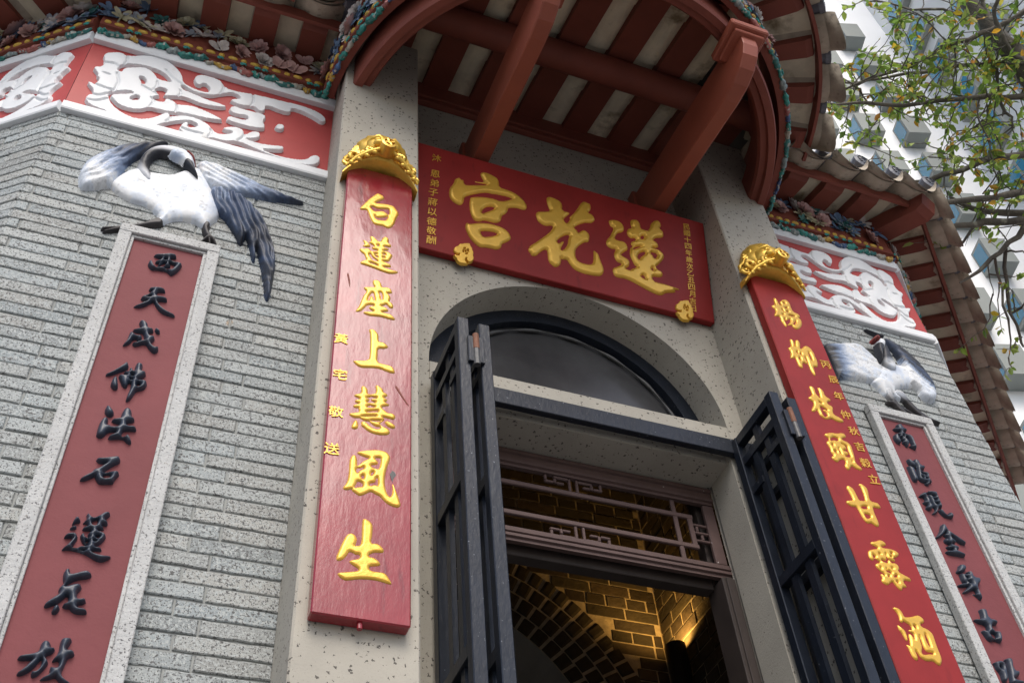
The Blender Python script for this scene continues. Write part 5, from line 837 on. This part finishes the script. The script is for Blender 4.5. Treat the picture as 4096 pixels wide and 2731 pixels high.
def eave(mp, u0, u1, first, pitch, rw, e0=0.0, e1=0.0, dz=0.0, tiles=None, oend=.245, rh=.062, seed=0):
    """soffit of tiles, rafters, fascia board and drip tiles; e0 and e1 mitre the two ends"""
    zs = lambda o: 5.075+dz-.30*o
    ends = lambda o: (u0-e0*o, u1+e1*o)
    mb = MB(); n = max(4, int((u1-u0)/.08))
    def sheet(oa, ob, f, thick):
        vs = []
        for i in range(n+1):
            for o in (oa, ob):
                a, b = ends(o); vs.append(mp(a+(b-a)*i/n, f(o), o)); vs.append(mp(a+(b-a)*i/n, f(o)+thick, o))
        mb.add(vs, [q for i in range(n) for q in ((4*i, 4*i+4, 4*i+6, 4*i+2), (4*i+1, 4*i+3, 4*i+7, 4*i+5), (4*i+2, 4*i+6, 4*i+7, 4*i+3))])
    sheet(-.02, oend+.0, zs, .015); sf = mb.build('eave_soffit', M['soffit'], temple)
    mb = MB(); sheet(-1.6, .28, lambda o: 5.14+dz-.34*o, .02); mb.build('roof_tiling', M['roof'], sf)
    mb = MB(); vs = []                                            # fascia board
    prof = [(oend, -.075), (oend+.018, -.075), (oend+.022, -.005), (oend, -.005)]
    for i in range(n+1):
        for o, q in prof: a, b = ends(o); vs.append(mp(a+(b-a)*i/n, zs(oend)+q, o))
    mb.add(vs, [(4*i+j, 4*i+(j+1) % 4, 4*i+4+(j+1) % 4, 4*i+4+j) for i in range(n) for j in range(4)]+[(0, 1, 2, 3), tuple(4*n+k for k in (3, 2, 1, 0))]); mb.build('fascia_board', M['wood'], sf)
    u = first
    while u+rw < ends(.2)[1]:
        if u > ends(.1)[0]-.02:
            mb = MB(); h = rh; prof = [(-.01, zs(-.01)-.001), (-.01, zs(-.01)-h), (oend-.05, zs(oend-.05)-h), (oend-.016, zs(oend-.016)-h*.75), (oend-.006, zs(oend)-h*.35), (oend-.003, zs(oend)-.001)]
            m = len(prof); mb.add([mp(u, z, o) for o, z in prof]+[mp(u+rw, z, o) for o, z in prof], [(i, (i+1) % m, m+(i+1) % m, m+i) for i in range(m)]+[tuple(range(m))[::-1], tuple(range(m, 2*m))])
            mb.build('rafter', M['wood'], sf)
        u += pitch
    k = 0; a, b = ends(.30); u = a+.10; rr = random.Random(seed)
    while u < b-.06:
        m = mat_at(mp, u, zs(0)+.045, 0, 0, 1)
        R = m.to_3x3(); m4 = Matrix.Translation(m.translation) @ Matrix((R.col[0], R.col[2], Vector((0, 0, 1)))).transposed().to_4x4() @ Matrix.Rotation(rr.uniform(-.03, .03), 4, 'Y')
        inst(DRIP, 'drip_tile', sf, m4)
        m = mat_at(mp, u+pitch/2, zs(0)+.045, 0); R = m.to_3x3()
        inst(CAPM, 'cap_tile', sf, Matrix.Translation(m.translation) @ Matrix((R.col[0], R.col[2], Vector((0, 0, 1)))).transposed().to_4x4()); u += pitch
    return sf
tL, tR = math.tan(AL/2), math.tan(ARR/2)
eave(FR, WL, .392, -.524, .2355, .122, e0=tL, seed=1)
eave(FR, 2.672, WR, 2.931, .234, .122, e1=tR, seed=2)
eave(wallmap(left_face), 0, 3.0, .20, .235, .115, e0=tL, rh=.05, seed=3)
eave(wallmap(right_face), 0, 3.0, .16, .235, .105, e0=tR, rh=.03, seed=4)
a0 = R0*math.radians(11)
eave(circ, a0, R0*math.pi-a0, a0+.05, R0*math.radians(11.2), .085, dz=.035, oend=.28, seed=5)
for (cx, cy, ax, ay, t) in ((WL, WY, -math.sin(AL/2), -math.cos(AL/2), tL), (WR, WY, math.sin(ARR/2), -math.cos(ARR/2), tR)):
    mb = MB(); L_ = .36; w = .065; px, py = -ay, ax
    prof = [(0, 5.062), (0, 4.955), (L_-.08, 4.870), (L_-.03, 4.885), (L_, 4.955)]
    m = len(prof); mb.add([(cx+ax*o+px*w*s, cy+ay*o+py*w*s, z) for s in (-1, 1) for o, z in prof], [(i, (i+1) % m, m+(i+1) % m, m+i) for i in range(m)]+[tuple(range(m)), tuple(range(m, 2*m))[::-1]])
    mb.build('hip_rafter', M['wood'], temple)

# canopy: ring beam, rafters and tile soffit inside the half circle, purlin, two cantilever arms
def lathe(prof, a0, a1, n, name, mat, par):
    mb = MB(); m = len(prof); vs = []
    for i in range(n+1):
        a = a0+(a1-a0)*i/n; vs += [(OCX+r_*math.cos(a), OCY-r_*math.sin(a), z) for r_, z in prof]
    mb.add(vs, [(i*m+j, i*m+(j+1) % m, (i+1)*m+(j+1) % m, (i+1)*m+j) for i in range(n) for j in range(m)]+[tuple(range(m)), tuple(range(n*m, (n+1)*m))[::-1]])
    return mb.build(name, mat, par)
ringb = lathe([(1.020, 4.66), (1.020, 4.52), (1.030, 4.50), (1.058, 4.50), (1.064, 4.475), (1.098, 4.475), (1.106, 4.49), (1.106, 4.72), (1.07, 4.72), (1.07, 4.66)], math.radians(4), math.radians(176), 72, 'ring_beam', M['wood'], temple)
SL = .33; zr = lambda y: 5.17-SL*(RY-y)
yf = lambda x, r=1.125: OCY-math.sqrt(max(.0004, r*r-(x-OCX)**2))
bays = [(.732, .862), (.998, 1.128), (1.270, 1.400), (1.543, 1.672), (1.812, 1.945), (2.080, 2.205)]
edges = [.45]+[v for b in bays for v in b]+[2.58]
csf = None; mb = MB(); rr = random.Random(3)
for xa, xb in [(.50, .60)]+bays+[(2.34, 2.46)]:
    y = RY; yend = yf((xa+xb)/2, 1.14)
    while y > yend:
        y2 = max(yend-.02, y-.30); st = rr.uniform(-.004, .004)
        def fn(s, t, xa=xa, xb=xb, y=y, y2=y2, st=st):
            x = xa-.012+(xb-xa+.024)*s; yy = y+(y2-.02-y)*t; return x, yy, zr(yy)+.048+st-.022*math.sin(math.pi*s)+.014*t
        mb.grid(fn, 6, 4); y = y2
csf = mb.build('canopy_soffit', M['soffit'], temple)
mb = MB(); mb.grid(lambda s, t: (OCX+1.36*t*math.cos(math.pi*s), OCY-1.36*t*math.sin(math.pi*s)+.12*(1-t), 5.14+(1-t)*.42), 40, 8)
mb.build('roof_tiling', M['roof'], csf)
for i in range(0, len(edges), 2):
    xa, xb = edges[i], edges[i+1]; ye = max(yf(xa), yf(xb)); 
    if ye > RY-.1: continue
    mb = MB(); prof = [(RY, zr(RY)), (ye, zr(ye)), (ye, zr(ye)+.11), (RY, zr(RY)+.11)]
    mb.prism(prof, 'x', xa, xb); mb.build('rafter', M['wood'], csf)
mb = MB(); pc = (2.16, zr(2.16)-.072); x0_, x1_ = OCX-math.sqrt(1.1**2-.44**2), OCX+math.sqrt(1.1**2-.44**2)
mb.tube([(x0_+(x1_-x0_)*i/8, pc[0], pc[1]) for i in range(9)], [.075]*9, 20); mb.build('purlin', M['wood'], csf, smooth=True)
mb = MB(); mb.box(CB['L'][1]-.005, CB['R'][0]+.005, 2.655, RY-.002, 5.00, 5.19, ch=.004); mb.box(CB['L'][1]-.005, CB['R'][0]+.005, 2.64, 2.655, 5.03, 5.06, ch=.003); mb.build('wall_plate', M['wood'], csf)
for xc in (1.108, 2.050):
    mb = MB(); w = .038
    prof = [(RY, 4.385), (1.82, 4.238), (1.73, 4.236), (1.66, 4.258), (1.61, 4.30), (1.585, 4.35), (1.58, 4.40), (1.58, 4.468), (RY, 4.64)]
    n = len(prof); k = [(y, z) for y, z in prof]; ch = .006
    lay = []
    for dx, ins in ((-w, ch), (-w+ch, 0), (w-ch, 0), (w, ch)):
        cyc = np.array(k).mean(0); lay.append([(xc+dx, y+(cyc[0]-y)*ins*1.2, z+(cyc[1]-z)*ins*6) for y, z in k])
    mb.add([p for L_ in lay for p in L_], [(a*n+i, a*n+(i+1) % n, (a+1)*n+(i+1) % n, (a+1)*n+i) for a in range(3) for i in range(n)]+[tuple(range(n))[::-1], tuple(range(3*n, 4*n))])
    arm = mb.build('cantilever_arm', M['beam'], temple)
    mb = MB(); mb.box(xc-.075, xc+.075, 1.56, 1.72, 4.405, 4.428, ch=.004); mb.box(xc-.095, xc+.095, 1.54, 1.74, 4.4285, 4.474, ch=.006); mb.build('bracket_cap', M['beam'], arm)
    mb = MB(); mb.box(xc-.05, xc+.05, RY-.06, RY-.001, 4.36, 4.66, ch=.006); mb.build('wall_socket', M['beam'], arm)

# ------------------------------------------------------------------ apartment tower behind
tw = thing('apartment_tower', 'tall white apartment tower with boxed-out bay windows far behind the tree', 'building', (28.0, 15.0, GZ))
P0 = Vector((24.30, 15.84, 0)); dT = Vector((.964, -.267, 0)); nT = Vector((-.267, -.964, 0)); C0 = P0+dT*4.35
TB, TT = GZ, 64.0
mb = MB(); q = lambda a, o, z: tuple(P0+dT*a+nT*o+Vector((0, 0, z)))
mb.add([q(-14, 0, TB), q(4.35, 0, TB), q(4.35, 0, TT), q(-14, 0, TT), q(-14, -10, TB), q(4.35, -10, TB), q(4.35, -10, TT), q(-14, -10, TT)], [(0, 1, 2, 3), (4, 7, 6, 5), (0, 3, 7, 4), (3, 2, 6, 7), (1, 5, 6, 2)])
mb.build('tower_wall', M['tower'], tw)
mb = MB(); dW = nT; w_ = lambda a, o, z: tuple(C0+dW*a-dT*o+Vector((0, 0, z)))
mb.add([w_(.0, 0, TB), w_(9, 0, TB), w_(9, 0, TT), w_(0, 0, TT), w_(0, -9, TB), w_(9, -9, TB), w_(9, -9, TT), w_(0, -9, TT)], [(0, 1, 2, 3), (0, 3, 7, 4), (1, 5, 6, 2), (3, 2, 6, 7), (5, 4, 7, 6)])
mb.build('wing_wall', M['tower_shade'], tw)
def baybox(fn, a, z, w, h, d, glazed=False):
    mb = MB(); vs = [fn(a+sx*w/2, o, z+sz*h/2) for sx in (-1, 1) for o in (0.0, d) for sz in (-1, 1)]
    mb.add(vs, [(0, 1, 3, 2), (4, 6, 7, 5), (0, 2, 6, 4), (1, 5, 7, 3)])
    c_ = lambda sx, sz: fn(a+sx*w/2, d, z+sz*h/2); mb.add([c_(-1, -1), c_(1, -1), c_(1, 1), c_(-1, 1)], [(0, 1, 2, 3)])
    o = mb.build('bay_window', M['bay'], tw)
    mb = MB()
    sd = lambda o_, sz: fn(a-w/2-.01, o_, z+sz*h/2)
    if glazed:
        for s_ in (-1, 1):
            gq = lambda sx, sz: fn(a+s_*w*.24+sx*w*.2, d+.012, z+sz*h*.38); mb.add([gq(-1, -1), gq(1, -1), gq(1, 1), gq(-1, 1)], [(0, 1, 2, 3)])
    mb.add([sd(.1*d, -.75), sd(.85*d, -.75), sd(.85*d, .8), sd(.1*d, .8)], [(0, 1, 2, 3)]); mb.build('pane', M['pane'], o)
for k in range(-10, 4):
    z = 37.6+2.86*k
    for a in (-1.95, 0, 1.95): baybox(q, a, z, .95, 1.35, .75)
    for a in (1.7, 4.6, 7.4): baybox(w_, a, z+.8, 1.6, 1.5, .35, True)

# ------------------------------------------------------------------ the tree in front of it
tree = thing('tree', 'leafy tree with thin bare branches and yellowing leaves beside the temple eaves', 'tree', (6.9, 3.0, GZ))
br = []
for ln in TREE.split(';'):
    a = np.array([[float(v) for v in q_.split(',')] for q_ in ln.split()]); br.append((a[:, :3]/100, a[:, 3]/1000))
mb = MB(); tp = [(6.9, 3.0, GZ), (6.75, 2.9, 1.0), (6.5, 2.75, 2.6), (6.2, 2.6, 3.9), (5.7, 2.3, 5.0), tuple(br[0][0][0])]
mb.tube(tp, [.19, .165, .15, .13, .115, br[0][1][0]], 14)
trunk_pts = [Vector(p) for p in tp]
rr = random.Random(9)
def crooked(pts, rads, amp):
    out, ro = [], []
    for i in range(len(pts)-1):
        for t in (0, .5):
            p = pts[i]+(pts[i+1]-pts[i])*t
            out.append(tuple(p+(np.array([rr.uniform(-1, 1) for _ in range(3)])*amp if i+t > 0 else 0))); ro.append((rads[i]+(rads[i+1]-rads[i])*t)*rr.uniform(.9, 1.12))
    out.append(tuple(pts[-1])); ro.append(rads[-1]); return out, ro
for i, (p, r_) in enumerate(br):
    q_, ro = crooked(p, r_, .012); mb.tube(q_, [max(.003, v) for v in ro], 8)
    if i and p[0][0] > 4.75:                                    # root the limb in the trunk, lower down
        t = min(trunk_pts[2:5], key=lambda T_: (T_-Vector(p[0])).length); a = Vector(p[0]); m_ = (a+t)/2+Vector((.15, .05, -.1))
        mb.tube([tuple(a), tuple(m_), tuple(t)], [r_[0], r_[0]*1.2, r_[0]*1.5], 8)
leaf = MB()
def add_leaf(p, d, s, col):
    d = d.normalized(); side = d.cross(Vector((rr.uniform(-1, 1), rr.uniform(-1, 1), rr.uniform(-.2, 1)))).normalized(); nrm = side.cross(d)
    w = s*.25; vs = [p, p+d*s*.35+side*w+nrm*s*.05, p+d*s*.35-nrm*s*.02, p+d*s*.35-side*w+nrm*s*.05, p+d*s*.7+side*w*.75+nrm*s*.03, p+d*s*.7-nrm*s*.05, p+d*s*.7-side*w*.75+nrm*s*.03, p+d*s-nrm*s*.12]
    leaf.add([tuple(v) for v in vs], [(0, 1, 2), (0, 2, 3), (1, 4, 5, 2), (2, 5, 6, 3), (4, 7, 5), (5, 7, 6)], col)
GREEN = [(.25, .36, .05), (.20, .32, .045), (.30, .40, .07), (.36, .44, .10), (.14, .24, .045)]; YEL = [(.48, .34, .03), (.55, .30, .03), (.40, .36, .06), (.45, .20, .03)]
def twig(p0, d, length, nleaf):
    p = Vector(p0); pts = [p.copy()]; d = d.normalized()
    for i in range(6):
        d = (d+Vector((rr.uniform(-.5, .5), rr.uniform(-.5, .5), rr.uniform(-.45, .25)))).normalized(); p = p+d*length/6; pts.append(p.copy())
    mb.tube([tuple(v) for v in pts], [.005-.0006*i for i in range(7)], 5)
    for k in range(nleaf):
        t = rr.uniform(.15, 1)*5.999; i = int(t); v = pts[i]+(pts[i+1]-pts[i])*(t-i)
        dl = (pts[i+1]-pts[i]).normalized()*rr.uniform(.1, .9)+Vector((rr.uniform(-1, 1), rr.uniform(-1, 1), rr.uniform(-1.0, .35)))
        c_ = rr.choice(YEL) if rr.random() < .16 else rr.choice(GREEN); f_ = rr.uniform(.75, 1.3)
        add_leaf(v, dl, rr.uniform(.032, .078), tuple(x*f_ for x in c_))
for i, (p, r_) in enumerate(br):
    upper = p[:, 2].mean() > 5.35
    for j in range(len(p)-1):
        L_ = np.linalg.norm(p[j+1]-p[j]); n = int(L_*(14 if upper else 4.5))+(1 if rr.random() < .5 else 0)
        if r_[j] > .05: n = int(L_*4)
        for _ in range(n):
            t = rr.random(); v = p[j]+(p[j+1]-p[j])*t
            twig(v, Vector((rr.uniform(-1, .7), rr.uniform(-1, 1), rr.uniform(-.9, .8))), rr.uniform(.22, .55), rr.randint(8, 15) if upper else rr.randint(4, 9))
for _ in range(70):                                             # outer sprays of the upper crown
    p = br[rr.choice((1, 3, 4, 5, 6, 2))][0]; v = Vector(p[rr.randrange(len(p))])+Vector((rr.uniform(-.4, .4), rr.uniform(-.3, .8), rr.uniform(-.3, .5)))
    twig(v, Vector((rr.uniform(-1, .7), rr.uniform(-1, 1), rr.uniform(-.9, .6))), rr.uniform(.3, .6), rr.randint(8, 14))
mb.build('trunk', M['bark'], tree, smooth=True)
lo_ = leaf.build('crown', M['leaf'], tree, smooth=False)

for o in list(sc.objects):                                      # put the street at zero
    if o.parent is None: o.location.z -= GZ
